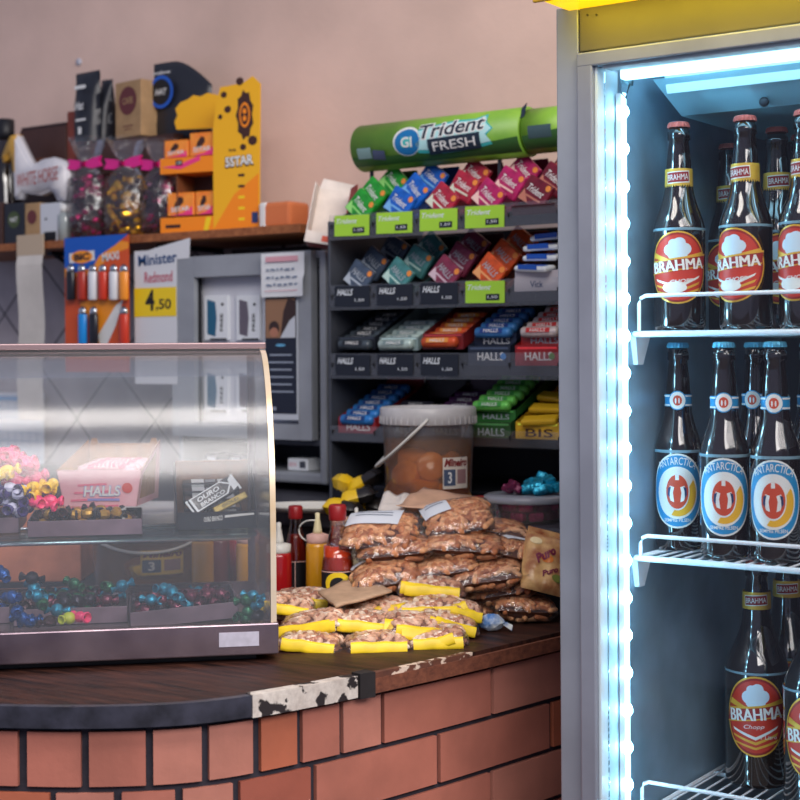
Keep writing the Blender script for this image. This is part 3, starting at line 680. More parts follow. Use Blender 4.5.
# ribboned sweet bags
def ico(bm_sub=1):
    bm = bmesh.new(); bmesh.ops.create_icosphere(bm, subdivisions=bm_sub, radius=1); bm.verts.index_update()
    r = [v.co.copy() for v in bm.verts], [tuple(v.index for v in f.verts) for f in bm.faces]; bm.free(); return r
ICO1 = ico(1); ICO2 = ico(2)
def blob(mb, c, s, m, sub=1, rot=None, smooth=True):
    V, Fs = ICO1 if sub == 1 else ICO2
    Mx_ = Matrix.Translation(Vector(c)) @ (rot if rot else Matrix.Identity(4)) @ Matrix.Diagonal((s[0], s[1], s[2], 1))
    mb.add(V, Fs, m, smooth, Mx_)
def rrot(): return Matrix.Rotation(random.uniform(0, 6.28), 4, 'Z') @ Matrix.Rotation(random.uniform(0, 3.14), 4, 'X')
FOILM = mat('magenta_foil', (170, 20, 90), .22, .7); FOILD = mat('dark_foil', (60, 14, 40), .25, .6); FOILG = mat('gold_foil', (236, 180, 30), .25, .75); PINKB = mat('pink_ribbon', (226, 40, 140), .4)
CEL = film('cellophane', refl=.08, rough=.12, haze=.04, bump=.8, bs=40)
def sweet_bag(label, px0, px1, py, cols, Y=2.535, hb=.62):
    t, w, h = thing_at('sweet_bag', label, 'bag', px0, px1, py, Y, group='ribboned bags of foil sweets on the wooden shelf')
    mb = MB()
    for k in range(70):
        random.seed(k*13+px0); z = random.uniform(.01, h*hb); a = random.uniform(0, 6.28); rr_ = w*.40*random.uniform(.5, 1)
        blob(mb, (rr_*math.cos(a), .7*rr_*math.sin(a), z), (.012, .009, .009), random.choice(cols), 1, rrot(), False)
    mb.build('sweets', t, kind='stuff')
    mb = MB(); pr = [(w*.30, 0), (w*.46, .01), (w*.5, h*.3), (w*.46, h*.6), (w*.14, h*.74), (w*.3, h*.85), (w*.44, h)]; vs = []
    for j, (r_, z) in enumerate(pr):
        for i in range(20):
            a = 6.283*i/20; k = 1+.1*math.sin(5*a+j); vs.append((r_*k*math.cos(a), .75*r_*k*math.sin(a), z))
    mb.add(vs, [(j*20+i, j*20+(i+1) % 20, (j+1)*20+(i+1) % 20, (j+1)*20+i) for j in range(len(pr)-1) for i in range(20)], CEL, True); mb.build('cellophane', t)
    mb = MB(); z = h*.74; s = w*.5
    for sg in (-1, 1):
        P = [(0, .35), (.5, .8), (.95, 1), (.85, .3), (1, -.5), (.5, -.75), (0, -.35)]
        mb.prism([(sg*a*s, b*.016) for a, b in P], PINKB, front((0, -w*.12, z)), .008)
    mb.box((0, -w*.12, z), (.012, .014, .014), FOILM, .003); mb.build('bow', t)
    return t
sweet_bag('clear sweet bag with pink bow and magenta sweets, leftmost', 71, 105, 138, [FOILM, FOILD, FOILM, FOILD])
sweet_bag('clear sweet bag with pink bow and gold sweets, middle one', 108, 146, 138, [FOILG, FOILG, FOILG, FOILD])
sweet_bag('clear sweet bag with purple sweets half behind the yellow display', 144, 176, 140, [FOILD, FOILM, FOILD])
# yellow chocolate display
D5 = mat('display_yellow', (238, 176, 26), .5); D5O = mat('display_orange', (244, 138, 22), .5); HOT = mat('hot_pink', (236, 60, 130), .5); CHOC = mat('chocolate_brown', (64, 34, 26), .5)
pz = onY(210, 219, 2.525)
ds = thing('chocolate_display', 'yellow and orange cardboard chocolate display with two tiers on the shelf', 'display', (pz.x, 2.56, ZS1+.001), R(10))

s = 3.33/1500
def X5(px): return (px-210)*s/.905
def Z5(py): return (221-py)*s
mb = MB()
panel = [(X5(214), 0), (X5(262), 0), (X5(264), Z5(76)), (X5(256), Z5(68)), (X5(246), Z5(74)), (X5(222), Z5(76)), (X5(218), Z5(90)), (X5(214), Z5(118))]
f = front((0, -.045, 0)); mb.prism(panel, D5, f, .004)
mb.poly([(X5(213), 0), (X5(261.5), 0), (X5(262), Z5(165)), (X5(236), Z5(185))], D5O, f, 1)
gx, gz = X5(248), Z5(106)
mb.poly([(gx+(.038 if k % 2 else .030)*.62*math.cos(k*math.pi/9), gz+(.058 if k % 2 else .050)*math.sin(k*math.pi/9)*.98) for k in range(18)], CHOC, f, 2)
mb.poly(ell(gx, gz, .014, .028), D5O, f, 3); mb.poly(ell(gx, gz, .010, .022), CHOC, f, 4); mb.poly(ell(gx, gz+.008, .005, .006), D5O, f, 5); mb.poly(ell(gx, gz-.008, .005, .006), D5O, f, 5)
for a, b, r_ in ((226, 84, .008), (230, 99, .009), (222, 106, .006), (243, 72, .010), (256, 132, .012), (246, 138, .008)): mb.poly(ell(X5(a), Z5(b), r_, r_*.9, 10), CHOC, f, 2)
mb.text('5STAR', X5(242), Z5(152), .075, .026, CHOC, f, 3, 3, .07); mb.text('5STAR', X5(242), Z5(151.5), .072, .022, WHITE, f, 4, 3, .03)
mb.text('lacta', X5(235), Z5(140), .018, .007, CHOC, f, 3)
for k in range(5): mb.poly(rect(X5(244), Z5(166+k*11), .016, .006), CHOC if k < 2 else YEL, f, 2)
mb.poly(rect(X5(258), Z5(209), .016, .024), mat('navy_ink', (40, 60, 110), .5), f, 3)
mb.build('side_panel', ds)
mb = MB(); cl = []
for k, (a, b) in enumerate([(170, 116), (168, 108), (171, 102), (169, 95), (174, 89), (181, 87), (187, 83), (194, 85), (201, 82), (209, 84), (214, 88), (222, 90), (224, 118)]): cl.append((X5(a)*1.12-.030, Z5(b)*1.05+.004))
mb.prism(cl, D5, front((0, .035, 0)), .004); mb.build('back_card', ds)
mb = MB(); wl = X5(214)-X5(156)
for z0_, z1_, cc in ((0, Z5(205), D5O), (Z5(160), Z5(144), D5O)):
    mb.box(((X5(156)+X5(214))/2, -.043, (z0_+z1_)/2), (wl, .003, z1_-z0_), cc); mb.box(((X5(156)+X5(214))/2, -.003, z0_+.002), (wl, .08, .004), D5O)
    mb.box((X5(156)+.0015, -.003, (z0_+z1_)/2), (.003, .08, z1_-z0_), D5O)
mb.box(((X5(172)+X5(214))/2, .036, Z5(150)/2), (X5(214)-X5(172), .003, Z5(140)), CHOC); mb.box((X5(172), 0, Z5(160)/2), (.003, .07, Z5(160)), mat('brown_side', (120, 70, 40), .6)); mb.box((X5(212), 0, Z5(150)/2), (.003, .07, Z5(150)), CHOC)
f = front((0, -.0447, 0)); mb.poly([(X5(158), Z5(153)), (X5(178), Z5(151)), (X5(200), Z5(143)), (X5(200), Z5(148)), (X5(178), Z5(156))], HOT, f, 1)
mb.poly(rect(X5(177), Z5(149.5), .018, .012), BLACK, f, 2); mb.text('1,50', X5(177), Z5(149.5), .013, .006, WHITE, f, 3)
mb.poly(rect(X5(170), Z5(214), .040, .008), CHOC, f, 1); mb.poly([(X5(203), 0), (X5(208), 0), (X5(212), Z5(206)), (X5(206), Z5(206))], YEL, f, 1)
mb.build('tiers', ds)
OB = mat('orange_chocolate_box', (240, 130, 50), .45, c2=(246, 160, 60), vs=30)
def cbx(label, px0, px1, pyt, pyb, y, rz=0):
    w = X5(px1)-X5(px0); h = Z5(pyt)-Z5(pyb); o = Matrix.Translation(ds.location) @ Matrix.Rotation(R(10), 4, 'Z') @ Vector(((X5(px0)+X5(px1))/2, y, Z5(pyb)+.0045))
    t = thing('chocolate_box', label, 'box', o, R(10)+rz, 'chocolate boxes in the yellow display'); mb = MB(); mb.box((0, .022, h/2), (w, .04, h), OB, .0015); f = front((0, .0016, h/2))
    mb.poly([(w*-.05, h*-.1), (w*.12, h*.1), (w*.1, h*.3), (w*-.05, h*.36), (w*-.2, h*.1), (w*-.25, -h*.15)], CHOC, f, 1); mb.text('5STAR', 0, -h*.2, w*.7, h*.22, WHITE, f, 2, 3); mb.poly([(-w*.4, -h*.48), (w*.45, -h*.48), (w*.45, -h*.1), (w*.1, -h*.38)], HOT, f, 1)
    mb.build('carton', t); MB().box((0, .022, h+.001), (w*.98, .038, .0015), D5O).build('lid_flap', t)
cbx('orange chocolate box on the upper display tier, left one', 158, 184, 128, 145, -.036)
cbx('orange chocolate box on the upper display tier, right one', 186, 213, 122, 145, -.036)
cbx('orange chocolate box on the lower display tier, left one', 161, 190, 182, 205, -.036)
cbx('orange chocolate box on the lower display tier, right one', 192, 211, 182, 205, -.036)
# small goods at the right end of the shelf
t, w, h = thing_at('wafer_pack', 'flat orange and white wafer pack lying right of the yellow display', 'pack', 268, 300, 203, 2.56)
mb = MB(); mb.box((0, 0, h/2), (w, .07, h), mat('orange_wrap', (214, 120, 70), .4), .008); mb.box((-w*.35, 0, h/2), (w*.25, .072, h*1.02), WHITE, .006); mb.build('wrapper', t); MB().box((-w*.5, 0, h/2), (.008, .06, .002), WHITE).build('crimp', t)
# open red carton on the rack's left end
q = onY(322, 245, 2.42)
t = thing('open_carton', 'open empty white carton with a dark red side standing tilted on the grey cabinet', 'carton', (onY(318, 246, 2.42).x, 2.44, onY(318, 247, 2.42).z+.002), R(30))
WI = mat('carton_inside', (226, 214, 204), .7, var=.04); RO = mat('dark_red_print', (146, 36, 38), .45, var=.1, vs=30)
mb = MB(); h = .125; w_ = .075; d = .05
mb.box((-w_/2, 0, h/2), (.002, d, h), WI); mb.box((0, d/2, h/2), (w_, .002, h), WI); mb.box((w_/2, 0, h/2), (.002, d, h), RO); mb.box((0, 0, .001), (w_, d, .002), RO); mb.box((0, -d/2, .012), (w_, .002, .024), WI)
mb.prism([(-w_/2, 0), (w_/2, 0), (w_/2-.004, .02), (-w_/2+.004, .024)], WI, flat((0, d/2-.001, h), (1, 0, 0), (0, .3, 1)), .0015)
f = flat((w_/2+.0012, 0, h/2), (0, 1, 0), (0, 0, 1)); mb.text('snack', 0, .02, .03, .012, WHITE, f, 1, 70)
f = front((0, -d/2-.0012, .012)); mb.poly(rect(.014, -.001, .034, .012), mat('orange_red_ink', (224, 84, 50), .5), f, 1)
mb.build('carton_body', t); MB().prism([(0, 0), (.012, -.05), (.034, -.012), (.028, .004)], RO, flat((w_/2, -d/2, h), (.5, -.8, 0), (0, 0, 1)), .0012).build('red_flap', t)
t.rotation_euler = (R(-8), R(10), R(28))

# ================================================================ things hanging under the shelf
t = thing('paper_strip', 'long blank off-white paper strip hanging from the wooden shelf', 'paper', (onY(30, 240, 2.462).x, 2.462, onY(30, 240, 2.462).z))
zl = onY(30, 420, 2.462).z-t.location.z; w = onY(44, 240, 2.462).x-onY(18, 240, 2.462).x
PAP = mat('off_white_paper', (206, 200, 192), .8, var=.04, vs=10); mb = MB(); vs = []
for j in range(21):
    for i in (0, 1): vs.append((w*(i-.5), -.004*math.sin(j*.5)*(j > 2), .006+(zl-.006)*j/20))
mb.add(vs, [(j*2, j*2+2, j*2+3, j*2+1) for j in range(20)], PAP); mb.box((0, .001, -.012), (w*1.02, .003, .05), mat('beige_tape', (190, 170, 146), .7)); mb.build('strip', t)
# lighter card
cx, w, _ = ext(64, 128, 240, 2.45, 0); zt2 = onY(96, 236, 2.45).z; zb2 = onY(96, 372, 2.45).z; h = zt2-zb2
t = thing('lighter_card', 'orange and blue display card of lighters hanging from the shelf', 'display card', (cx, 2.452, zb2))
ORC = mat('card_orange', (214, 84, 36), .45); ORL = mat('card_light_orange', (244, 150, 40), .45); BCB = mat('card_blue', (20, 88, 186), .45)
mb = MB(); mb.prism(rect(0, h/2, w, h), ORC, front(), .0015); f = front((0, 0, h))
s2 = h/136.0   # card height covers 136 photo rows
mb.poly([(-w/2, 0), (w/2, 0), (w*.3, -10*s2), (w*.05, -20*s2), (-w*.05, -31*s2), (-w*.3, -36*s2), (-w/2, -30*s2)], BCB, f, 2)
mb.poly([(-w/2, -28*s2), (-w*.3, -34*s2), (-w*.05, -29*s2), (w*.05, -16*s2), (w*.36, -6*s2), (w*.5, -8*s2), (w*.5, -14*s2), (w*.2, -20*s2), (0, -38*s2), (-w*.5, -40*s2)], ORL, f, 1)
mb.poly(rect(-w*.22, -20*s2, w*.4, 10*s2, 3), WHITE, f, 3); mb.poly(ell(-w*.22, -20*s2, w*.17, 6.5*s2), ORL, f, 4); mb.text('BIC', -w*.22, -20*s2, w*.24, 7*s2, BLACK, f, 5, 3, .05); mb.text('MAXI', w*.23, -21*s2, w*.26, 8*s2, WHITE, f, 4, 4, .03)
mb.poly([(-w*.25, -66*s2), (w*.2, -60*s2), (w*.4, -68*s2), (w*.1, -110*s2), (-w*.05, -112*s2), (0, -85*s2), (-w*.25, -80*s2)], ORL, f, 1)
mb.poly([(w*.02, -100*s2), (w*.3, -70*s2), (w*.42, -64*s2), (w*.3, -90*s2), (w*.1, -118*s2)], WHITE, f, 2)
mb.build('printed_card', t)
def lighter(mname, col, label, px, pyt, pyb):
    p = onY(px, pyb, 2.437); p2 = onY(px, pyt, 2.437); hh = p2.z-p.z
    t = thing('lighter', label, 'lighter', (p.x, 2.4395, p.z), 0, 'lighters on the orange and blue card'); m = mat(mname, col, .3)
    Mz = Matrix.Diagonal((1, .62, 1, 1))
    MB().lathe([(0, 0), (.0110, 0), (.0132, .003), (.0132, hh*.80), (.0120, hh*.83)], m, 16, Mz).build('fuel_body', t)
    mb = MB(); mb.lathe([(.0118, hh*.82), (.0110, hh*.98), (.008, hh)], CHROME, 14, Mz); mb.build('metal_hood', t)
    mb = MB(); mb.lathe([(.002, -.005), (.004, -.004), (.004, .004), (.002, .005)], DARKMET, 10, Matrix.Translation((0, 0, hh)) @ Matrix.Rotation(R(90), 4, 'Y')); mb.build('spark_wheel', t)
for i, (px, n_, c, nm) in enumerate([(70, 'lighter_black', (30, 30, 38), 'black'), (81, 'lighter_brick', (176, 54, 40), 'dark red'), (92, 'lighter_white', (222, 224, 228), 'white'), (102, 'lighter_red', (206, 60, 38), 'bright red'), (113, 'lighter_white', (222, 224, 228), 'white'), (123, 'lighter_orange', (244, 150, 50), 'orange')]):
    lighter(n_, c, '%s lighter in the upper row of the card, %s' % (nm, ('first from left', 'second from left', 'third from left', 'fourth from left', 'fifth from left', 'last on the right')[i]), px, 266, 300)
lighter('lighter_sky', (30, 140, 220), 'sky blue lighter in the lower row of the card', 82, 308, 345)
lighter('lighter_black', (30, 30, 38), 'black lighter beside the sky blue one in the lower row', 93, 308, 345)
lighter('lighter_red', (206, 60, 38), 'red lighter at the right end of the lower row', 123, 308, 345)
# price poster
cx, w, _ = ext(134, 176, 300, 2.46, 0); zt2 = onY(155, 250, 2.46).z; zb2 = onY(155, 384, 2.46).z; h = zt2-zb2
mb = MB(); mb.prism(rect(0, 0, w, h), mat('poster_white', (214, 216, 220), .6), front(), .0008); f = front((0, -.0002, h/2)); q = h/134
mb.prism([(w*.0, 2*q), (w*.82, 10*q), (w*.80, -10*q), (-.2*w, -11*q), (-.3*w, -2*q)], MATS['poster_white'], f, .0006)
mb.text('Minister', w*.06, -9*q, w*.92, 11*q, mat('teal_navy_ink', (30, 70, 120), .5), f, 2, 3, .02); mb.text('Redmond', .08*w, -27*q, w*.66, 11*q, mat('faded_red_ink', (190, 60, 90), .5), f, 2, 1, .01)
mb.poly(rect(0, -52*q, w, 29*q), YEL, f, 2); mb.text('4', -.12*w, -50*q, w*.22, 21*q, BLACK, f, 3, 0, .03); mb.text(',50', .2*w, -55*q, w*.36, 12*q, BLACK, f, 3, 0, .02)
o = mb.build('price_poster', loc=(cx, 2.462, (zt2+zb2)/2)); tag(o, 'white price poster with a yellow band reading 4,50', 'poster')
MB().box((onY(165, 392, 2.6).x, 2.744, onY(165, 392, 2.74).z), (.09, .010, .03), mat('slate_blue_plate', (92, 112, 140), .5)).build('wall_plate'); tag(bpy.data.objects['wall_plate'], 'small slate blue plate on the tiled wall below the price poster', 'plate')
# grid sheet on the wall seen through the case
a, b = onY(-20, 392, 2.74), onY(44, 455, 2.74); mb = MB(); w, h = b.x-a.x, a.z-b.z+.03
GL = mat('grid_ink', (150, 176, 200), .6); mb.prism(rect(0, 0, w, h), mat('calendar_paper', (222, 228, 234), .7), front(), .001); f = front((0, -.0001, 0))
for k in range(1, 9): mb.poly(rect(0, h/2-h*k/9, w*.96, .0022), GL, f, 1)
for k in range(1, 9): mb.poly(rect(-w/2+w*k/9, -h*.04, .0018, h*.84), GL, f, 1)
mb.poly(rect(0, h*.42, w*.9, .012), mat('sky_ink', (120, 170, 214), .6), f, 2)
o = mb.build('calendar_sheet', loc=((a.x+b.x)/2, 2.741, a.z-h/2)); tag(o, 'white gridded calendar sheet on the wall behind the glass case', 'calendar')

# ================================================================ grey display cabinet
YM = 2.47
GM = mat('grey_cabinet_paint', (156, 160, 166), .45, .2, var=.05, vs=10); GD = mat('charcoal_cabinet', (66, 70, 80), .5, .1, var=.1)
mx0, mx1 = onY(174, 300, YM).x, onY(325, 300, YM).x; mz1 = onY(318, 250, YM).z; mz0 = onY(300, 484, YM).z; zd = onY(300, 440, YM).z
cab = thing('display_cabinet', 'grey metal wall cabinet with white display panel and dark poster', 'cabinet')
mb = MB(); Yb = 2.738; cyy = (YM+.012+Yb)/2
mb.box((mx0+.006, cyy, (mz0+mz1)/2), (.012, Yb-YM-.012, mz1-mz0), GM, .003); mb.box((mx1-.010, cyy, (mz0+mz1)/2), (.020, Yb-YM+.006, mz1-mz0), GM, .006)
mb.box(((mx0+mx1)/2, cyy, mz1-.008), (mx1-mx0-.01, Yb-YM-.012, .016), GM, .003); mb.box(((mx0+mx1)/2, cyy, mz0+.012), (mx1-mx0-.01, Yb-YM-.010, .024), GM, .006)
mb.box(((mx0+mx1)/2, Yb-.006, (mz0+mz1)/2), (mx1-mx0-.02, .01, mz1-mz0-.02), GD); mb.box(((mx0+mx1)/2, cyy, zd-.006), (mx1-mx0-.03, Yb-YM-.02, .012), GD)
mb.build('casing', cab)
ix0, ix1 = onY(196, 300, YM).x, onY(300, 300, YM).x; iz1 = onY(230, 276, YM).z; iz0 = onY(290, 424, YM).z; dx1 = onY(313, 300, YM).x
mb = MB(); yc = YM+.004
for (x0, x1, z0_, z1_) in ((mx0, ix0, zd, mz1), (ix1, dx1, zd, mz1), (ix0, ix1, iz1, mz1), (ix0, ix1, zd, iz0)): mb.box(((x0+x1)/2, yc, (z0_+z1_)/2), (x1-x0+.0005, .022, z1_-z0_), GM)
mb.box(((ix0+ix1)/2, YM+.030, (iz0+iz1)/2), (ix1-ix0+.03, .004, iz1-iz0+.03), mat('white_panel', (206, 208, 216), .5))
dr_ = mb.build('front_door', cab)
mb = MB(); 
for px in (193.5, 199): pass
mb.box((ix0-.002, YM+.012, (iz0+iz1)/2), (.006, .012, iz1-iz0), BLACK); mb.build('door_seal', dr_)
for (px0, px1, pya, pyb, c, nm) in ((204, 228, 296, 340, (36, 96, 128), 'teal'), (236, 260, 296, 340, (104, 96, 108), 'grey'), (204, 228, 369, 412, (40, 90, 124), 'teal'), (236, 260, 369, 412, (96, 92, 104), 'grey')):
    Yc = YM+.020; a, b = onY(px0, pya, Yc), onY(px1, pyb, Yc); w, h = b.x-a.x, a.z-b.z; mb = MB(); mb.box((0, .004, 0), (w, .008, h), mat('white_pack', (226, 230, 234), .4), .001); f = front((0, -.0002, 0))
    mb.poly([(-w*.36, -h*.36), (-w*.02, -h*.42), (w*.04, h*.0), (-w*.02, h*.36), (-w*.36, h*.42)], mat('pack_%s' % nm, c, .4), f, 1); mb.text('FREE', w*.24, -h*.1, h*.4, w*.12, BLACK, f, 1, 90); mb.poly(rect(w*.28, h*.3, w*.1, h*.06), BLACK, f, 1); mb.poly(rect(w*.1, -h*.48, w*.7, h*.04), BLACK, f, 1)
    o = mb.build('blister_pack', loc=((a.x+b.x)/2, Yc, (a.z+b.z)/2)); tag(o, 'white pack with %s shape in the cabinet display, %s row' % (nm, 'upper' if pya < 350 else 'lower'), 'pack', 'packs in the grey cabinet display')
Yc = YM-.0095; a, b = onY(265, 292, Yc), onY(297, 414, Yc); w, h = b.x-a.x, a.z-b.z
mb = MB(); DKP = mat('poster_dark', (30, 36, 52), .45); mb.prism(rect(0, 0, w*1.08, h*1.06), mat('poster_border', (198, 204, 212), .5), front((0, .0004, -h*.02)), .001); f = front((0, -.0002, 0)); mb.poly(rect(0, 0, w, h), DKP, f, 1)
mb.poly(rect(-w*.0, h*.28, w*.96, h*.32), mat('poster_beige', (150, 112, 84), .5), f, 2); mb.poly([(w*.0, h*.12), (w*.48, h*.12), (w*.48, h*.42), (w*.25, h*.44), (w*.1, h*.34)], mat('poster_brown', (58, 40, 36), .5), f, 3)
mb.poly([(w*.0, h*.12), (w*.48, h*.12), (w*.48, h*.30), (w*.3, h*.26)], mat('poster_cloth', (200, 205, 212), .5), f, 4); mb.poly(ell(-w*.2, h*.2, w*.17, h*.06, 14), MATS['poster_brown'], f, 3); mb.poly(ell(-w*.2, h*.165, w*.14, h*.04, 14), mat('poster_skin', (176, 120, 96), .5), f, 4)
for k in range(6): mb.poly(rect(0, -h*(.02+.06*k), w*(.8 if k % 2 else .7), h*.014), mat('poster_grey_ink', (150, 160, 175), .5), f, 2)
mb.poly(ell(0, h*.06, w*.16, h*.012, 12), mat('poster_blue_ink', (100, 170, 210), .5), f, 2); mb.poly(rect(-w*.3, -h*.46, w*.3, h*.03), MATS['poster_grey_ink'], f, 2)
o = mb.build('warning_poster', loc=((a.x+b.x)/2, Yc, (a.z+b.z)/2)); tag(o, 'narrow dark poster with a photo and pale text on the grey cabinet door', 'poster')
Yc = YM-.016; a, b = onY(262, 254, Yc), onY(306, 296, Yc); w, h = b.x-a.x, a.z-b.z
mb = MB(); vs = []; n_ = 8
for j in range(n_+1):
    for i in range(n_+1): u, v = i/n_-.5, j/n_-.5; vs.append((u*w, -.003-.008*max(0, u)**2*4*(1 if v < 0 else .3), v*h))
mb.add(vs, [(j*9+i, j*9+i+1, j*9+i+10, j*9+i+9) for j in range(8) for i in range(8)], mat('note_paper', (224, 226, 228), .7), True)
f = front((0, -.0072, 0)); ink = mat('pen_ink', (110, 126, 150), .6); pk = mat('pink_ink', (216, 160, 170), .6)
mb.poly(rect(0, h*.36, w*.74, h*.12), pk, f, 0); random.seed(3)
for k, zz in enumerate((.12, -.06, -.22)):
    x = -w*.36
    while x < w*.3: ww = random.uniform(.006, .016); mb.poly(rect(x+ww/2, h*zz+random.uniform(-.001, .001), ww, .0035, random.uniform(-8, 8)), ink, f, 0); x += ww+.004
mb.poly(rect(0, -h*.36, w*.8, .0016), pk, f, 0); o = mb.build('handwritten_note', loc=((a.x+b.x)/2, Yc, (a.z+b.z)/2)); tag(o, 'white handwritten note taped to the top of the grey cabinet', 'note')
p = onY(302, 458, 2.52); mb = MB(); mb.box((0, 0, .013), (.055, .05, .026), MATS['white_pack'], .002); f = front((0, -.0255, .013)); mb.text('BOX', -.012, 0, .02, .008, pk, f, 1); mb.poly(rect(.014, 0, .016, .014), GD, f, 1)
o = mb.build('small_box', loc=(p.x, 2.53, mz0+.0245)); tag(o, 'small white box in the slot below the grey cabinet door', 'box')
for px in (198, 222, 246): 
    p = onY(px, 452, 2.56); mb = MB(); mb.box((0, 0, .014), (.04, .05, .028), GD, .002); mb.box((0, -.026, .014), (.024, .002, .01), MATS['white_pack']); o = mb.build('small_box', loc=(p.x, 2.55, mz0+.0245)); tag(o, 'small dark box in the slot below the grey cabinet, %s' % {198: 'leftmost', 222: 'middle of the three', 246: 'rightmost of the three dark ones'}[px], 'box')
p = onY(79, 62, 2.748); o = MB().lathe([(.010, 0), (.009, .004), (0, .005)], mat('wall_plug', (196, 196, 206), .5), 16, Matrix.Rotation(R(90), 4, 'X')).build('wall_plug', loc=(p.x, 2.7495, p.z)); tag(o, 'small round pale cap on the plaster wall above the pouches', 'wall cap')
# ================================================================ candy rack
YK = 2.38
RK = mat('rack_black_metal', (27, 29, 37), .45, .3, var=.1, vs=12); RKL = mat('rack_grey_side', (74, 78, 88), .45, .3, var=.08, vs=10)
PCH = (onY(545, 300, YK).x-onY(335, 300, YK).x)/5.0*1.07
kx0 = onY(333, 300, YK).x-.004
KZ = [onY(335, y, YK).z for y in (236, 306, 374, 441)]
rack = thing('candy_rack', 'black metal candy rack with four rows of five compartments', 'rack')
kx1 = kx0+PCH*5+.012; TILT = R(24); DEP = .27
mb = MB(); mb.box((kx0-.004, YK+.165, (ZB+KZ[0]+.03)/2+.002), (.006, .335, KZ[0]+.03-ZB-.004), RKL, .002); mb.build('side_panel', rack); mb = MB(); mb.box((kx1+.003, YK+.165, (ZB+KZ[0]+.03)/2+.002), (.006, .335, KZ[0]+.03-ZB-.004), RKL, .002)
mb.build('side_panel', rack)
mb = MB(); mb.box(((kx0+kx1)/2, YK+.336, (ZB+KZ[0]+.02)/2+.002), (kx1-kx0, .006, KZ[0]+.02-ZB), RK); mb.build('back_panel', rack)
mb = MB(); mb.box(((kx0+kx1)/2, YK+.15, ZB+.02), (kx1-kx0, .30, .03), RK, .003); mb.build('base', rack)
def rowM(r, c, dx=0):       # frame of a compartment: x right, y up-slope, z off the tray
    return Matrix.Translation((kx0+.006+PCH*(c+.5)+dx, YK+.006, KZ[r]+.004)) @ Matrix.Rotation(TILT, 4, 'X')
for r in range(4):
    M = Matrix.Translation(((kx0+kx1)/2, YK, KZ[r])) @ Matrix.Rotation(TILT, 4, 'X')
    mb = MB(); mb.box((0, DEP/2, 0), (kx1-kx0-.004, DEP, .004), RK, 0, M)
    for c in range(6): mb.box((-(kx1-kx0)/2+.006+PCH*c, DEP/2, .012), (.002, DEP, .022), RK, 0, M)
    mb.box(((kx0+kx1)/2, YK-.002, KZ[r]+.008), (kx1-kx0-.002, .003, .018), RK)
    s_ = mb.build('tray', rack)
    mb = MB(); mb.box(((kx0+kx1)/2, YK-.0055, KZ[r]+.016), (kx1-kx0-.002, .0012, .05 if r in (0, 1, 2) else .03), CLEAR); mb.build('label_rail', s_)
LIME = mat('lime_price_tag', (164, 214, 60), .5); TAGB = mat('black_price_tag', (26, 32, 44), .5); TW = mat('tag_white', (225, 232, 236), .5)
def price(r, c, kind):
    x = kx0+.006+PCH*(c+.5); w, h = PCH*.83, .041; f = front((x, YK-.0075, KZ[r]+.018))
    mb = MB(); mb.prism(rect(0, 0, w, h, -1), LIME if kind else TAGB, f, .0008)
    f = front((x, YK-.0078, KZ[r]+.018))
    if kind: mb.text('Trident', -w*.14, h*.22, w*.6, h*.24, TW, f, 1, -1, .01, .3); mb.poly(rect(w*.2, -h*.24, w*.34, h*.28), TAGB, f, 1); mb.text('1,50', w*.2, -h*.24, w*.24, h*.14, TW, f, 2, 0, 0)
    else: mb.text('HALLS', -w*.2, h*.2, w*.46, h*.30, TW, f, 1, -1, .02, .3); mb.text('1,50', w*.22, -h*.2, w*.26, h*.16, TW, f, 2, 0, 0)
    mb.build('price_tag', rack, '%s price tag' % ('lime green' if kind else 'black'))
for c in range(4): price(0, c, 1)
for c in range(3): price(1, c, 0)
price(1, 3, 1)
for c in range(3): price(2, c, 0)
# gum packs stand diamond-wise behind the tags
def gum(name, col, col2, dark=False):
    m = mat(name+'_wrap', col, .32, .1, var=.12, vs=60, bump=.4, bs=90); m2 = mat(name+'_flash', col2, .4)
    mb = MB(); w, h = .060, .052; mb.box((0, .004, 0), (w, .011, h), m, .003); f = front((0, -.0018, 0))
    mb.poly([(-w*.46, -h*.46), (-w*.05, -h*.46), (-w*.40, -h*.05)], m2, f, 1); mb.poly(ell(w*.36, h*.34, .006, .006, 12), mat('orange_dot', (230, 140, 60), .5), f, 1)
    mb.text('Trident' if not dark else 'HALLS', 0, h*.06, w*.66, h*.26, WHITE if not dark else mat('silver_ink', (170, 178, 186), .4), f, 1, -4, .01, .3); mb.poly(rect(w*.05, -h*.22, w*.6, h*.07), m2, f, 1)
    o = mb.build('gum_pack'); return o
names = {0: [('gum_green', (40, 150, 50), (150, 220, 120), 'green'), ('gum_blue', (28, 96, 190), (120, 180, 230), 'blue'), ('gum_red', (170, 40, 62), (214, 220, 200), 'red'), ('gum_magenta', (176, 36, 96), (240, 200, 190), 'magenta'), ('gum_wine', (110, 26, 44), (190, 120, 100), 'wine red')],
         1: [('gum_smoke', (70, 84, 104), (180, 190, 200), 'smoky grey'), ('gum_teal', (70, 130, 130), (190, 220, 210), 'teal'), ('gum_pink', (130, 50, 76), (214, 190, 200), 'dusky pink'), ('gum_orange', (210, 84, 36), (240, 170, 110), 'orange')]}
cols_w = ['leftmost', 'second', 'third', 'fourth', 'fifth']
pos_w = ['at the front', 'in the middle', 'at the back']
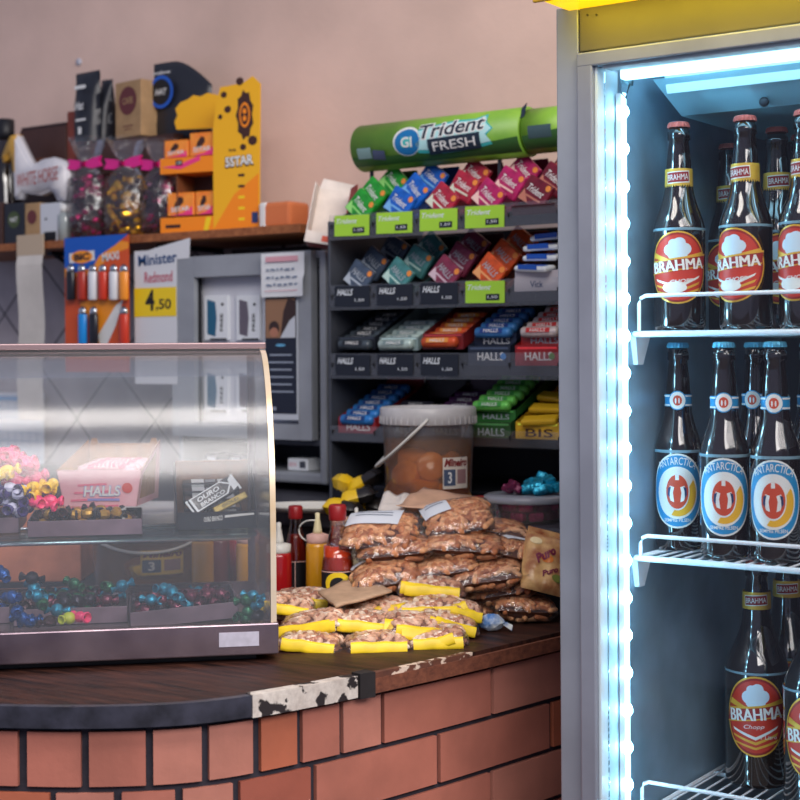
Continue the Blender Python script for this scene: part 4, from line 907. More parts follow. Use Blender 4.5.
for r in (0, 1):
    for c, (n_, a, b, w_) in enumerate(names[r]):
        proto = gum(n_, a, b, r == 1)
        for k in range(3):
            random.seed(r*50+c*7+k); M = rowM(r, c, random.uniform(-.008, .008)) @ Matrix.Translation((0, .030+.062*k, .046+.004*k)) @ Matrix.Rotation(-TILT+R(-12), 4, 'X') @ Matrix.Rotation(R(random.uniform(28, 44)), 4, 'Y')
            put(proto, '%s gum pack %s of the %s box in the %s rack row' % (w_, pos_w[k], cols_w[c], ('top', 'second')[r]), 'gum pack', M.to_translation(), tuple(M.to_euler()), 'gum packs on the two upper rack rows')
# gum cartons holding them
def gum_box(r, c, m, label):
    M = rowM(r, c); t = thing('gum_carton', label, 'carton', M.to_translation(), 0, 'gum cartons on the candy rack'); t.rotation_euler = M.to_euler()
    w = PCH*.88; mb = MB(); mb.box((0, .1, .002), (w, .2, .002), m); mb.box((-w/2, .1, .014), (.0015, .2, .026), m); mb.box((w/2, .1, .014), (.0015, .2, .026), m); mb.box((0, .2, .018), (w, .0015, .034), m); mb.box((0, .001, .017), (w, .0015, .032), m)
    mb.build('carton_tray', t); mb = MB(); mb.box((0, .205, .034), (w*.8, .0015, .05), m); mb.build('back_flap', t)
for c, (n_, a, b, w_) in enumerate(names[0]): gum_box(0, c, mat('carton_'+n_, tuple(int(x*.6) for x in a), .55), '%s gum carton, %s in the top rack row' % (w_, cols_w[c]))
for c, (n_, a, b, w_) in enumerate(names[1]): gum_box(1, c, mat('carton_'+n_, tuple(int(x*.5) for x in a), .55), '%s gum carton, %s in the second rack row' % (w_, cols_w[c]))
# white sachet box in the second row
M = rowM(1, 4); t = thing('sachet_box', 'white box of white and blue sachets at the right end of the second rack row', 'box', M.to_translation(), 0)
SB = mat('sachet_carton', (190, 184, 190), .6); w = PCH*.9; mb = MB(); mb.box((0, .002, .026), (w, .0015, .05), SB); mb.box((-w/2, .05, .02), (.0015, .1, .034), SB); mb.box((w/2, .05, .02), (.0015, .1, .034), SB); mb.box((0, .05, .003), (w, .1, .0015), SB)
mb.text('Vick', 0, .026, w*.3, .012, LDB, front((0, .0008, 0)), 1); mb.build('carton_body', t); MB().box((0, .102, .03), (w, .0015, .056), SB).build('back_flap', t)
mb = MB(); mb.box((0, 0, 0), (.074, .034, .010), mat('sachet_white', (226, 232, 236), .4, bump=.3, bs=50), .004); mb.poly(rect(-.004, .004, .044, .009), BLUE, flat((0, -.0172, 0), (1, 0, 0), (0, 0, 1)), 1); mb.poly(rect(.0, .0, .05, .016), BLUE, flat((0, 0, .0052), (1, 0, 0), (0, 1, 0)), 1); sp = mb.build('sachet')
for k, wd in enumerate(('lowest', 'second', 'third', 'topmost and rearmost')):
    M = rowM(1, 4, (-.004, .006, -.002, .005)[k]) @ Matrix.Translation((0, .024+.022*k, .050+.012*k)) @ Matrix.Rotation(R(-10+6*k), 4, 'Z') @ Matrix.Rotation(R(-14), 4, 'X')
    put(sp, 'white and blue sachet, %s in the white rack box' % wd, 'sachet', M.to_translation(), tuple(M.to_euler()), 'sachets in the white rack box')
# halls sticks
def stick(name, a, b, txt=True, silver=False):
    m = mat(name, a, .3, .15, var=.08, vs=50, bump=.3, bs=70); m2 = mat(name+'_b', b, .35)
    mb = MB(); w = .080; mb.lathe([(.004, -w/2), (.0095, -w/2+.003), (.0105, -w/2+.006), (.0105, w/2-.006), (.0095, w/2-.003), (.004, w/2)], m, 10, None, True, 'X')
    g = flat((0, -.0080, .0078), (1, 0, 0), (0, .7, .7)); mb.poly(rect(0, 0, w*.62, .009), m2, g, 0); mb.text('HALLS', 0, 0, w*.40, .007, WHITE, g, 1, 0, .01)
    return mb.build('candy_stick')
def front_box(label, r, c, a, cap_, y=0, z=.0, h=.034, txt='HALLS', extra=None):
    M = rowM(r, c); o = Vector((M.to_translation().x, YK+.006+y, KZ[r]+.006+z)); t = thing('candy_carton', label, 'carton', o, 0, 'lozenge cartons on the candy rack')
    m = mat(a[0], a[1], .42, var=.1, vs=40); w = PCH*.90; dd = .17
    mb = MB(); mb.box((0, .0008, h/2), (w, .0016, h), m)
    for sx_ in (-1, 1): mb.add([(sx_*w/2, 0, 0), (sx_*w/2, dd, dd*.44), (sx_*w/2, dd, dd*.44+.03), (sx_*w/2, 0, h)], [(0, 1, 2, 3)], m)
    mb.add([(-w/2, 0, .001), (w/2, 0, .001), (w/2, dd, dd*.445), (-w/2, dd, dd*.445)], [(0, 1, 2, 3)], m)
    f = front((0, -.0003, h/2)); mb.text(txt, w*.04, 0, w*.62, h*.38, cap_, f, 1, 0, .01); mb.poly(rect(0, h*.38, w*.9, h*.10), mat(a[0]+'_lt', tuple(min(255, int(x*1.6+20)) for x in a[1]), .4), f, 1)
    if extra: mb.poly(ell(w*.34, h*.0, h*.16, h*.16, 10), mat('dot_'+a[0], extra, .4), f, 2)
    mb.build('carton_body', t); MB().box((0, dd, dd*.44+.02), (w, .0015, .04), m).build('back_flap', t); return t
def sticks(r, c, n_, a, b, word, y0=.0, z0=.0, seed=0):
    proto = stick('stick_%s' % word.replace(' ', '_'), a, b)
    for k in range(n_):
        random.seed(r*31+c*5+k+seed); M = rowM(r, c, random.uniform(-.002, .002)) @ Matrix.Translation((0, .016+.0235*k+y0, .022+z0)) @ Matrix.Rotation(R(random.uniform(-3, 3)), 4, 'Z')
        put(proto, '%s lozenge stick, %s from front, %s box, %s rack row' % (word, ('first', 'second', 'third', 'fourth', 'fifth', 'sixth', 'seventh')[k], cols_w[c], ('top', 'second', 'third', 'bottom')[r]), 'candy stick', M.to_translation(), tuple(M.to_euler()), 'lozenge sticks on the two lower rack rows')
SI = mat('silver_ink', (170, 178, 186), .4)
front_box('black lozenge carton, leftmost in the third rack row', 2, 0, ('lz_black', (28, 32, 40)), SI, 0, .042, .026); sticks(2, 0, 7, (70, 80, 88), (30, 34, 40), 'black and silver', 0, .030)
front_box('grey green lozenge carton, second in the third rack row', 2, 1, ('lz_grey', (120, 138, 138)), SI, 0, .040, .026); sticks(2, 1, 5, (176, 196, 190), (120, 140, 140), 'pale mint', 0, .030)
front_box('red lozenge carton, third in the third rack row', 2, 2, ('lz_plum', (110, 30, 34)), WHITE, 0, .042, .030, extra=(210, 60, 40)); sticks(2, 2, 6, (206, 84, 44), (230, 150, 60), 'orange red', 0, .034)
front_box('navy lozenge carton, lower one of two in the third rack row', 2, 3, ('lz_navy', (34, 42, 58)), WHITE, 0, .008, .040, extra=(60, 130, 200))
front_box('navy lozenge carton, upper one of two in the third rack row', 2, 3, ('lz_navy2', (26, 36, 60)), WHITE, .022, .042, .030); sticks(2, 3, 5, (60, 120, 180), (30, 60, 130), 'ice blue', .028, .040)
front_box('red lozenge carton, lower one of two at the right of the third rack row', 2, 4, ('lz_red', (150, 30, 34)), WHITE, 0, .008, .040, extra=(90, 130, 50))
front_box('red lozenge carton, upper one of two at the right of the third rack row', 2, 4, ('lz_red2', (176, 40, 40)), SI, .022, .042, .030); sticks(2, 4, 5, (214, 200, 196), (200, 50, 44), 'white and red', .028, .040)
front_box('red lozenge carton, leftmost in the bottom rack row', 3, 0, ('lz_brick', (142, 34, 40)), WHITE, 0, .004, .038); sticks(3, 0, 7, (50, 120, 190), (24, 60, 120), 'bright blue', 0, .014)
front_box('dark lozenge carton, second in the bottom rack row', 3, 1, ('lz_dark', (36, 34, 44)), SI, 0, .002, .036); sticks(3, 1, 4, (50, 50, 62), (30, 30, 40), 'dark grey', 0, .012)
front_box('purple lozenge carton, third in the bottom rack row', 3, 2, ('lz_purple', (60, 34, 66)), SI, 0, .002, .036); sticks(3, 2, 6, (96, 50, 96), (60, 30, 66), 'dark purple', 0, .012)
front_box('dark green lozenge carton, lower one of two in the bottom rack row', 3, 3, ('lz_green', (44, 84, 44)), SI, 0, .002, .038)
front_box('green lozenge carton, upper one of two in the bottom rack row', 3, 3, ('lz_green2', (48, 110, 50)), SI, .018, .036, .026); sticks(3, 3, 6, (110, 200, 90), (60, 150, 60), 'bright green', .024, .038)
YB_ = front_box('yellow carton at the right end of the bottom rack row', 3, 4, ('lz_yellow', (214, 168, 36)), CHOC, 0, .002, .040, 'BIS')
mb = MB(); mb.box((0, 0, .006), (.07, .026, .012), mat('yellow_wrap', (226, 180, 40), .35, bump=.4, bs=60), .004); sp = mb.build('wafer_bar')
for k, wd in enumerate(('front', 'middle', 'rear')):
    M = rowM(3, 4) @ Matrix.Translation((.004-.004*k, .022+.04*k, .036+.004*k)) @ Matrix.Rotation(R(8-9*k), 4, 'Z')
    put(sp, 'yellow wrapped wafer bar, %s one in the yellow rack carton' % wd, 'wafer bar', M.to_translation(), tuple(M.to_euler()), 'yellow wafer bars on the rack')
# rolled green banner on top
YR = 2.50; a, b = onY(364, 149, YR), onY(557, 129, YR); rr_ = .048
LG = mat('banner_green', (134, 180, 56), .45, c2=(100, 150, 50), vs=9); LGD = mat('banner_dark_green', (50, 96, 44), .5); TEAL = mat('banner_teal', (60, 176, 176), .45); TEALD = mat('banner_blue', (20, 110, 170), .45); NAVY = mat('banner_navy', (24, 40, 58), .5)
bn = thing('gum_banner', 'rounded bright green gum banner roll on top of the candy rack', 'banner', (a.x, YR, a.z-rr_)); L = b.x-a.x+.04; tl = (b.z-a.z)/(b.x-a.x)
Mt = Matrix.Rotation(-math.atan(tl), 4, 'Y') @ Matrix.Translation((0, 0, rr_))
split = L*.80
def pipe(x0, x1, r0, m, th0=None): 
    mb = MB(); mb.lathe([(r0*.9, x0), (r0, x0), (r0, x1), (r0*.9, x1)], m, 40, Mt, True, 'X'); return mb
def cb(r0, x0):      # sheet wrapped round the roll, facing the shop
    def f(u, v, l=0):
        t = v/r0+R(8); q = r0+.0006+.0005*l; return Mt @ Vector((x0+u, -math.cos(t)*q, math.sin(t)*q))
    return f
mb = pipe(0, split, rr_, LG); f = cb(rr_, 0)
def cut_poly(mb, pts, m, f, l):      # fine strips across the curved direction
    bm = bmesh.new(); V = [bm.verts.new((p[0], p[1], 0)) for p in pts]; bm.faces.new(V); bmesh.ops.triangulate(bm, faces=bm.faces[:])
    y = min(p[1] for p in pts); y1 = max(p[1] for p in pts)
    while y < y1: bmesh.ops.bisect_plane(bm, geom=bm.verts[:]+bm.edges[:]+bm.faces[:], plane_co=(0, y, 0), plane_no=(0, 1, 0), dist=1e-7); y += .004
    mb._cutadd(bm, m, f, l, 0)
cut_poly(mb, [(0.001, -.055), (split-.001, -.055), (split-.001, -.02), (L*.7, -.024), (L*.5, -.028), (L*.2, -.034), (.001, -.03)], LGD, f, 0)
cut_poly(mb, ell(L*.285, -.008, .033, .030, 24), WHITE, f, 1); cut_poly(mb, ell(L*.287, -.010, .030, .026, 24), TEALD, f, 2); cut_poly(mb, rect(L*.285, -.010, .026, .02), TEAL, f, 3); mb.text('GI', L*.285, -.010, .026, .020, WHITE, f, 4, 0, .02, ycut=.004)
st = [(L*.335, -.034), (L*.32, -.02), (L*.35, -.008), (L*.335, .012), (L*.40, .018), (L*.5, .026), (L*.6, .024), (L*.655, .034), (L*.66, .014), (L*.69, .0), (L*.66, -.012), (L*.685, -.03), (L*.6, -.036), (L*.45, -.04)]
cut_poly(mb, st, TEAL, f, 1)
cut_poly(mb, [(x*.97+L*.5*.03, y*.8) for x, y in st], mat('banner_ice', (176, 222, 224), .45), f, 2)
mb.text('Trident', L*.5, .010, L*.315, .033, WHITE, f, 3, 3, .07, .2, ycut=.004); mb.text('Trident', L*.5, .010, L*.305, .028, NAVY, f, 4, 3, .015, .2, ycut=.004)
cut_poly(mb, rect(L*.51, -.022, L*.245, .030, 2), NAVY, f, 5); mb.text('FRESH', L*.51, -.022, L*.2, .017, WHITE, f, 6, 2, .005, ycut=.004)
cut_poly(mb, rect(L*.07, -.024, .034, .022), mat('banner_grey', (120, 150, 150), .5), f, 2); cut_poly(mb, rect(L*.14, -.030, .03, .02, -8), mat('banner_slate', (70, 80, 110), .5), f, 2)
mb.build('main_roll', bn)
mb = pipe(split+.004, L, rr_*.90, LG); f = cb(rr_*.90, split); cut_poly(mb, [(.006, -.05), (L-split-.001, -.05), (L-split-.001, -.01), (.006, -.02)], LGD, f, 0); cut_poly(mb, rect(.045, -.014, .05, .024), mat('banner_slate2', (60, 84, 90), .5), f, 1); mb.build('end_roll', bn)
mb = MB(); mb.prism([(0, 0), (.012, .004), (.012, .034), (.004, .024)], NAVY, flat(Mt @ Vector((split-.004, -rr_*.8, .02)), (1, 0, 0), (0, .4, 1)), .002); mb.build('loose_flap', bn)
for px in (372, 500): 
    p = onY(px, 200, YR); mb = MB(); mb.box((p.x-a.x, 0, -.03), (.006, .006, .10), DARKMET); mb.build('support_post', bn)

# ================================================================ glass candy case on the counter
CO = onZ(279, 661, ZC); CRZ = R(45)
case = thing('glass_display_case', 'curved glass countertop case full of sweets on the bar', 'display case', CO, CRZ)
CM = Matrix.Translation(CO) @ Matrix.Rotation(CRZ, 4, 'Z'); CW, CD = .80, .40
STEEL = mat('scuffed_steel', (150, 132, 138), .26, .75, c2=(84, 72, 84), vs=6, bump=.1, bs=40)
ZF, ZB1 = .010, .054
mb = MB(); mb.box((-CW/2, CD/2, .006), (CW-.06, CD-.05, .012), BLACK); mb.build('plinth', case)
mb = MB(); mb.box((-CW/2, .004, (ZF+ZB1)/2), (CW, .008, ZB1-ZF), STEEL, .002); mb.box((-CW/2, CD-.004, (ZF+ZB1)/2), (CW, .008, ZB1-ZF), STEEL); mb.box((-.004, CD/2, (ZF+ZB1)/2), (.008, CD-.004, ZB1-ZF), STEEL, .002); mb.box((-CW+.004, CD/2, (ZF+ZB1)/2), (.008, CD, ZB1-ZF), STEEL)
mb.box((-CW/2, CD/2, ZF+.018), (CW-.012, CD-.012, .004), STEEL)
base = mb.build('base_tray', case)
mb = MB(); mb.box((-.056, -.0004, .033), (.056, .0012, .020), mat('torn_label', (186, 182, 196), .6, var=.06, vs=50)); mb.build('sticker', base, 'pale rectangular sticker')
FLZ = ZF+.020
# glass profile (y, z): vertical then bending back to the top bar
HT = .440; prof = [(.012, ZB1-.006), (.012, .12), (.013, .18)]
for i in range(1, 15):
    t = i/14*math.pi/2; prof.append((.013+.175*(1-math.cos(t)), .18+(HT-.18)*math.sin(t)))
GLS = film('case_glass', refl=.032, rough=.17, haze=.07, hz=(225, 235, 240))
def pan(x0, x1, pr, m, th, name, par):
    mb = MB(); vs = []; n_ = len(pr)
    off = []
    for i in range(n_):
        a = Vector(pr[max(i-1, 0)]); b = Vector(pr[min(i+1, n_-1)]); t = (b-a).normalized(); off.append((t.y*th, -t.x*th))
    for x in (x0, x1):
        for (y, z) in pr: vs.append((x, y, z))
        for (y, z), o in zip(pr, off): vs.append((x, y+o[0], z+o[1]))
    N2 = 2*n_; A, B, C_ = [], [], []
    for i in range(n_-1):
        A.append((i, i+N2, i+1+N2, i+1)); B.append((n_+i, n_+i+1, n_+i+1+N2, n_+i+N2)); C_ += [(i, i+1, n_+i+1, n_+i), (N2+i, N2+n_+i, N2+n_+i+1, N2+i+1)]
    C_ += [(0, n_, n_+N2, N2), (n_-1, n_-1+N2, n_+n_-1+N2, n_+n_-1)]
    mb.add(vs, A, m, True); mb.add(vs, B, m, True); mb.add(vs, C_, m, False); return mb.build(name, par)
pan(-CW+.010, -.010, prof, GLS, .004, 'curved_front_glass', case)
EDG = mat('pale_gold_edge_trim', (222, 196, 158), .25, .3, c2=(236, 228, 214), vs=7)
pan(-.010, -.002, [(y-.002, z) for y, z in prof], EDG, .012, 'edge_trim', case)
mb = MB(); pts = [(y, z) for y, z in prof]+[(CD-.012, HT), (CD-.012, ZB1-.006)]
mb.prism([(y, z) for y, z in pts], GLS, flat((-.003, 0, 0), (0, 1, 0), (0, 0, 1)), .004); mb.build('side_glass', case)
mb = MB(); mb.box((-CW/2, .19+.004, HT+.006), (CW, .030, .010), mat('top_bar_metal', (150, 126, 128), .35, .5), .002); mb.box((-CW/2, .19-.006, HT-.004), (CW-.02, .008, .010), BLACK, .001); mb.build('top_bar', case)
mb = MB(); mb.box((-CW/2, (.21+CD)/2-.002, HT+.004), (CW-.004, CD-.21-.004, .005), GLS); mb.build('top_glass', case)
mb = MB()
for x in (-.008, -CW+.008): mb.box((x, CD-.008, (HT+ZB1)/2), (.012, .012, HT-ZB1), STEEL)
mb.box((-CW/2, CD-.008, HT+.004), (CW, .014, .014), STEEL); mb.build('rear_frame', case)
# middle shelf
SZ = .150; SYF = (CM.inverted() @ onZ(90, 539, ZC+SZ)).y; print('SHELF', SYF); mb = MB(); mb.box((-CW/2, (SYF+.385)/2, SZ), (CW-.022, .385-SYF, .005), film('shelf_glass', tint=(214, 232, 232), refl=.05, rough=.05, haze=.05)); sh = mb.build('middle_shelf', case)
mb = MB()
mb.tube([(-CW+.02, SYF+.01, SZ-.006), (-.02, SYF+.01, SZ-.006)], .0035, CHROME); mb.tube([(-CW+.02, SYF+.03, SZ-.006), (-.02, SYF+.03, SZ-.006)], .0025, CHROME)
mb.tube([(-CW+.02, .34, SZ-.006), (-.02, .34, SZ-.006)], .0035, CHROME); mb.tube([(-CW+.02, .35, SZ+.006), (-.02, .35, SZ+.006)], .0025, CHROME); mb.build('support_rails', sh)

def inv(px, py, z):            # point of the photo on a horizontal level inside the case, in case coordinates
    return CM.inverted() @ onZ(px, py, ZC+z)
def cp(x, y, z): return CM @ Vector((x, y, z))
TRM = mat('smoky_tray_plastic', (66, 58, 68), .35, var=.1, vs=20); TRL = mat('tray_lip_grey', (112, 94, 106), .4, var=.1, vs=30)
def tray(label, px0, px1, pyb, z, dep, lip=.024, ry=0, y=None, rzz=0, fill=None):
    a, b = inv(px0, pyb, z), inv(px1, pyb, z); y = a.y if y is None else y
    t = thing('sweet_tray', label, 'tray', cp((a.x+b.x)/2, y, z), CRZ+rzz); t.rotation_euler = (0, ry, CRZ+rzz) if not ry else (Matrix.Rotation(CRZ+rzz, 4, 'Z') @ Matrix.Rotation(ry, 4, 'Y')).to_euler()
    w = b.x-a.x; mb = MB(); mb.box((0, dep/2, .0015), (w, dep, .002), TRM); mb.box((-w/2, dep/2, lip/2), (.002, dep, lip), TRM); mb.box((w/2, dep/2, lip/2), (.002, dep, lip), TRM); mb.box((0, dep, lip/2), (w, .002, lip), TRM); mb.build('tray_body', t)
    MB().box((0, -.001, lip/2), (w, .0025, lip), TRL, .0005).build('front_lip', t); return t, a, b, w
zsh = SZ+.004
tA = tray('grey-lipped sweet tray on the glass shelf, cut by the left edge', -70, 17, 535, zsh, .17)
tB = tray('grey-lipped sweet tray on the glass shelf under the pink lozenge box', 28, 142, 537, zsh, .17)
flz = FLZ+.001
tC = tray('sweet tray on the case floor, at the left picture edge', -80, 8, 626, flz, .16)
tD = tray('sweet tray on the case floor with dark foil sweets, middle one', 14, 127, 626, flz, .17)
tE = tray('slanting sweet tray on the case floor, rightmost', 131, 240, 625, flz, .17, ry=R(-4))
# twist-wrapped sweets
def twist(name, m, m2=None):
    mb = MB(); mb.lathe([(.0068, -.019), (.0085, -.0165), (.0022, -.010), (.0062, -.0075, m2 or m), (.0082, -.002), (.0082, .002), (.0062, .0075), (.0022, .010, m), (.0085, .0165), (.0068, .019)], m, 9, None, False, 'X', cap=False); return mb.build('wrapped_sweet')
def ball(name, m):
    mb = MB(); blob(mb, (0, 0, 0), (.0098, .0098, .009), m, 2); mb.lathe([(.002, .008), (.007, .017), (.0055, .018)], m, 8, None, False, 'X', cap=False); mb.lathe([(.0055, -.018), (.007, -.017), (.002, -.008)], m, 8, None, False, 'X', cap=False); return mb.build('foil_sweet')
def foil(n_, c, mt=.55, r=.25): return mat(n_, c, r, mt, var=.15, vs=120, bump=.5, bs=160)
SW = {'dark': ball('d', foil('foil_dark', (32, 30, 44))), 'teal': ball('t', foil('foil_teal', (16, 120, 150), .5)), 'green': ball('g', foil('foil_green', (24, 90, 60), .5)), 'plum': ball('p', foil('foil_plum', (96, 40, 60), .5)), 'blue': ball('b', foil('foil_blue', (24, 80, 150), .5)),
      'brown': twist('br', foil('foil_brown', (70, 40, 44), .4)), 'black': twist('bk', mat('wrap_black', (30, 28, 34), .3, coat=.4), mat('wrap_gold', (170, 130, 50), .3, .5)), 'pink': twist('pk', mat('wrap_pink', (226, 84, 130), .35, var=.15, vs=90)), 'yellow': twist('yl', mat('wrap_yellow', (238, 190, 30), .35, var=.1, vs=90)), 'violet': twist('vi', mat('wrap_violet', (62, 50, 110), .3), mat('wrap_pale', (200, 200, 226), .35)), 'lime': ball('l', mat('wrap_lime', (190, 200, 60), .4)), 'rose': twist('ro', mat('wrap_rose', (240, 60, 120), .35))}
NM = {'dark': 'dark foil', 'teal': 'teal foil', 'green': 'dark green foil', 'plum': 'plum foil', 'blue': 'blue foil', 'brown': 'brown twist-wrapped', 'black': 'black and gold twist-wrapped', 'pink': 'pink twist-wrapped', 'yellow': 'yellow twist-wrapped', 'violet': 'violet and white twist-wrapped', 'lime': 'lime green', 'rose': 'hot pink twist-wrapped'}
for k_ in SW: SW[k_].location = (0, 0, 0)
def drop(kind, x, y, z, where):
    e = (Matrix.Rotation(CRZ+random.uniform(-1.5, 1.5), 4, 'Z') @ Matrix.Rotation(random.uniform(-.35, .35), 4, 'Y') @ Matrix.Rotation(random.uniform(0, 6), 4, 'X')).to_euler()
    put(SW[kind], '%s sweet %s' % (NM[kind], where), 'sweet', cp(x, y, z), tuple(e), '%s sweets %s' % (NM[kind], where))
def heap(tr, kinds, n_, where, seed, layers=2, y1=.16, z0=.012, hump=0):
    t, a, b, w = tr; random.seed(seed); cx = (a.x+b.x)/2; sx_ = .021; nx = max(1, int((w-.012)/sx_)); k = 0
    for L_ in range(layers):
        for j in range(int(y1/.02)):
            for i in range(nx):
                if k >= n_: return
                x = cx-w/2+.022+i*sx_+random.uniform(-.003, .003)+(L_ % 2)*.006; y = a.y+.026+j*.020+random.uniform(-.003, .003)
                if x > cx+w/2-.020: continue
                drop(random.choice(kinds), x, y, a.z+z0+L_*.014+random.uniform(-.001, .002)+hump*(x-cx), where); k += 1
heap(tB, ['black', 'black', 'black', 'brown'], 66, 'in the shelf tray under the pink lozenge box', 5, 2, .15, .016)
heap(tA, ['violet', 'violet', 'black', 'brown'], 44, 'in the shelf tray at the left edge', 6, 3, .10)
heap(tC, ['dark', 'blue', 'green', 'brown'], 34, 'in the floor tray at the left edge', 7, 2, .14)
heap(tD, ['dark', 'dark', 'green', 'brown', 'plum', 'teal'], 72, 'in the middle floor tray', 8, 3, .15, .016)
heap(tE, ['plum', 'plum', 'brown', 'teal', 'dark'], 54, 'in the slanting floor tray', 9, 2, .15, .020, hump=.06)
def at(kind, px, py, z, where, y=None):
    p = inv(px, py, z); drop(kind, p.x, p.y, z, where)
def aty(kind, px, py, y, where):      # place on the vertical sheet y = const of the case
    o = CM.inverted() @ Vector((0, 0, CAMZ)); q = CM.inverted() @ W(px, py, 2.0); d = q-o; k = (y-o.y)/d.y; p = o+d*k; drop(kind, p.x, p.y, p.z, where)
random.seed(21)
w1 = 'heaped above the left shelf trays'
for i in range(34):
    px = random.uniform(-30, 36); top = 448+abs(px-4)*.55; aty('pink', px, random.uniform(top, 482), random.uniform(.11, .17), w1)
for px in (-12, 0, 7, -4): aty('yellow', px, 474+random.uniform(-4, 4), .095, 'beside the pink heap at the left picture edge')
for (px, py) in ((10, 488), (18, 494), (4, 500), (24, 490), (12, 508), (26, 505), (-6, 494), (20, 512), (34, 497)): aty('violet', px, py, .092+random.uniform(0, .012), 'below the pink heap')
for (px, py) in ((33, 487), (43, 489), (50, 486), (38, 493)): aty('yellow', px, py, .10, 'left of the pink lozenge box')
for (px, py) in ((34, 502), (44, 503), (50, 500)): aty('rose', px, py, .092, 'just under the yellow ones by the pink box')
w2 = 'loose along the front of the case floor'
for (px, py, k_) in ((12, 597, 'blue'), (34, 588, 'teal'), (37, 596, 'teal'), (42, 604, 'green'), (57, 610, 'teal'), (17, 611, 'blue'), (22, 618, 'blue'), (30, 621, 'blue'), (69, 618, 'lime'), (80, 617, 'rose'), (74, 584, 'green'), (108, 587, 'green'), (122, 586, 'teal'), (164, 589, 'teal'), (172, 592, 'teal'), (50, 621, 'brown'), (246, 600, 'green'), (253, 596, 'teal'), (256, 605, 'teal'), (248, 612, 'green'), (256, 616, 'dark'), (245, 618, 'green'), (3, 574, 'blue'), (32, 578, 'dark')):
    aty(k_, px, py, .040 if py > 592 else .075, w2)
# pink lozenge box
a, b = inv(62, 508, zsh+.036), inv(138, 508, zsh+.036); w = (b.x-a.x); lb_z = zsh+.036
PK = mat('pink_carton', (228, 160, 170), .45, c2=(236, 190, 196), vs=18); w2_ = w*1.0
t = thing('lozenge_box', 'open pink lozenge box with cardboard inside on the glass shelf', 'box', cp((a.x+b.x)/2, a.y+.012, lb_z), CRZ+R(-14))
dep = .150; h0, h1 = .058, .098; fl = .010
BXM = Matrix.Translation(t.location) @ Matrix.Rotation(CRZ+R(-14), 4, 'Z')
mb = MB(); P = [(-w/2, 0, 0), (w/2, 0, 0), (w/2+fl, -.006, h0), (-w/2-fl, -.006, h0)]
def slab(mb, P, n_, th, m_out, m_in):
    n_ = Vector(n_); Q = [Vector(p)+n_*th for p in P]; V = [Vector(p) for p in P]+Q
    mb.add(V, [(0, 1, 2, 3)], m_out); mb.add(V, [(7, 6, 5, 4), (0, 4, 5, 1), (1, 5, 6, 2), (2, 6, 7, 3), (3, 7, 4, 0)], m_in)
slab(mb, P, (0, 1, 0), .0015, PK, CARD)
slab(mb, [(-w/2, dep, 0), (-w/2, 0, 0), (-w/2-fl, -.006, h0), (-w/2-fl*.3, dep+.004, h1)], (1, 0, 0), .0015, PK, CARD)
slab(mb, [(w/2, 0, 0), (w/2, dep, 0), (w/2+fl*.3, dep+.004, h1), (w/2+fl, -.006, h0)], (-1, 0, 0), .0015, PK, CARD)
slab(mb, [(w/2, dep, 0), (-w/2, dep, 0), (-w/2, dep+.004, h1-.006), (w/2, dep+.004, h1-.006)], (0, -1, 0), .0015, CARD, CARD)
mb.box((0, dep/2, .001), (w, dep, .001), CARD)
f = flat((0, -.0038, h0/2), (1, 0, 0), (0, -.09, 1)); mb.text('HALLS', .004, -.004, w*.52, .018, mat('pale_blue_ink', (150, 170, 220), .4), f, 1, 1, .04, .15); mb.text('HALLS', .004, -.004, w*.50, .016, WHITE, f, 2, 1, .02, .15)
mb.poly(ell(w*.38, .001, .0085, .0085, 16), mat('strawberry_red', (212, 66, 52), .4), f, 1); mb.poly(rect(.006, -.018, w*.44, .004), mat('lilac_ink', (140, 140, 200), .4), f, 1)
for k in range(4): mb.poly(rect(-w*.1, -.03+.012*k, w*(.7-.1*k), .0035, 3), mat('rose_swirl', (226, 110, 136), .45), f, 0.5)
mb.build('carton_body', t)
for sx_ in (-1, 1): MB().prism([(-.007, 0), (.007, 0), (.004, .009), (-.004, .009)], CARD, flat((sx_*(w/2-.008), dep+.002, h1-.006), (1, 0, 0), (0, 0, 1)), .0015).build('corner_tab', t)
sp = stick('stick_pale_pink', (236, 190, 200), (226, 130, 150))
k = 0
for j in range(6):
    for i in (0, 1):
        if i == 1 and j < 1: continue
        o = t.matrix_world if False else CM; q = Vector((random.uniform(-.002, .002)+(.004 if i else -.003), .015+j*.0235, .032+.020*i+.0012*j))
        put(sp, 'pale pink lozenge stick, %s layer, row %s from the front of the pink box' % (('lower', 'upper')[i], ('one', 'two', 'three', 'four', 'five', 'six')[j]), 'candy stick', BXM @ q, CRZ+R(-14)+random.uniform(-.05, .05), 'lozenge sticks in the pink box', (1.25, 1, 1))
# black bar carton
a, b = inv(178, 530, zsh), inv(257, 530, zsh); w = b.x-a.x
BKC = mat('black_carton', (26, 26, 38), .35); t = thing('chocolate_bar_box', 'open black carton of chocolate bars at the right end of the glass shelf', 'box', cp((a.x+b.x)/2, a.y, zsh), CRZ); dep = .15
mb = MB(); slab(mb, [(-w/2, 0, 0), (w/2, 0, 0), (w/2+.001, -.003, .028), (-w/2-.002, -.003, .028)], (0, 1, 0), .0015, BKC, CARDD)
slab(mb, [(-w/2, dep, 0), (-w/2, 0, 0), (-w/2-.002, -.003, .028), (-w/2-.006, dep*.5, .078), (-w/2-.004, dep, .084)][0:4], (1, 0, 0), .0015, BKC, BKC)
for sx_ in (-1, 1):
    P = [(0, 0), (dep, 0), (dep, .098), (dep*.6, .098), (dep*.25, .056), (0, .028)]; mb.prism(P if sx_ > 0 else [(x, z) for x, z in P], BKC, flat((sx_*(w/2+.001), 0, 0), (0, 1, 0), (0, 0, 1)), .0015)
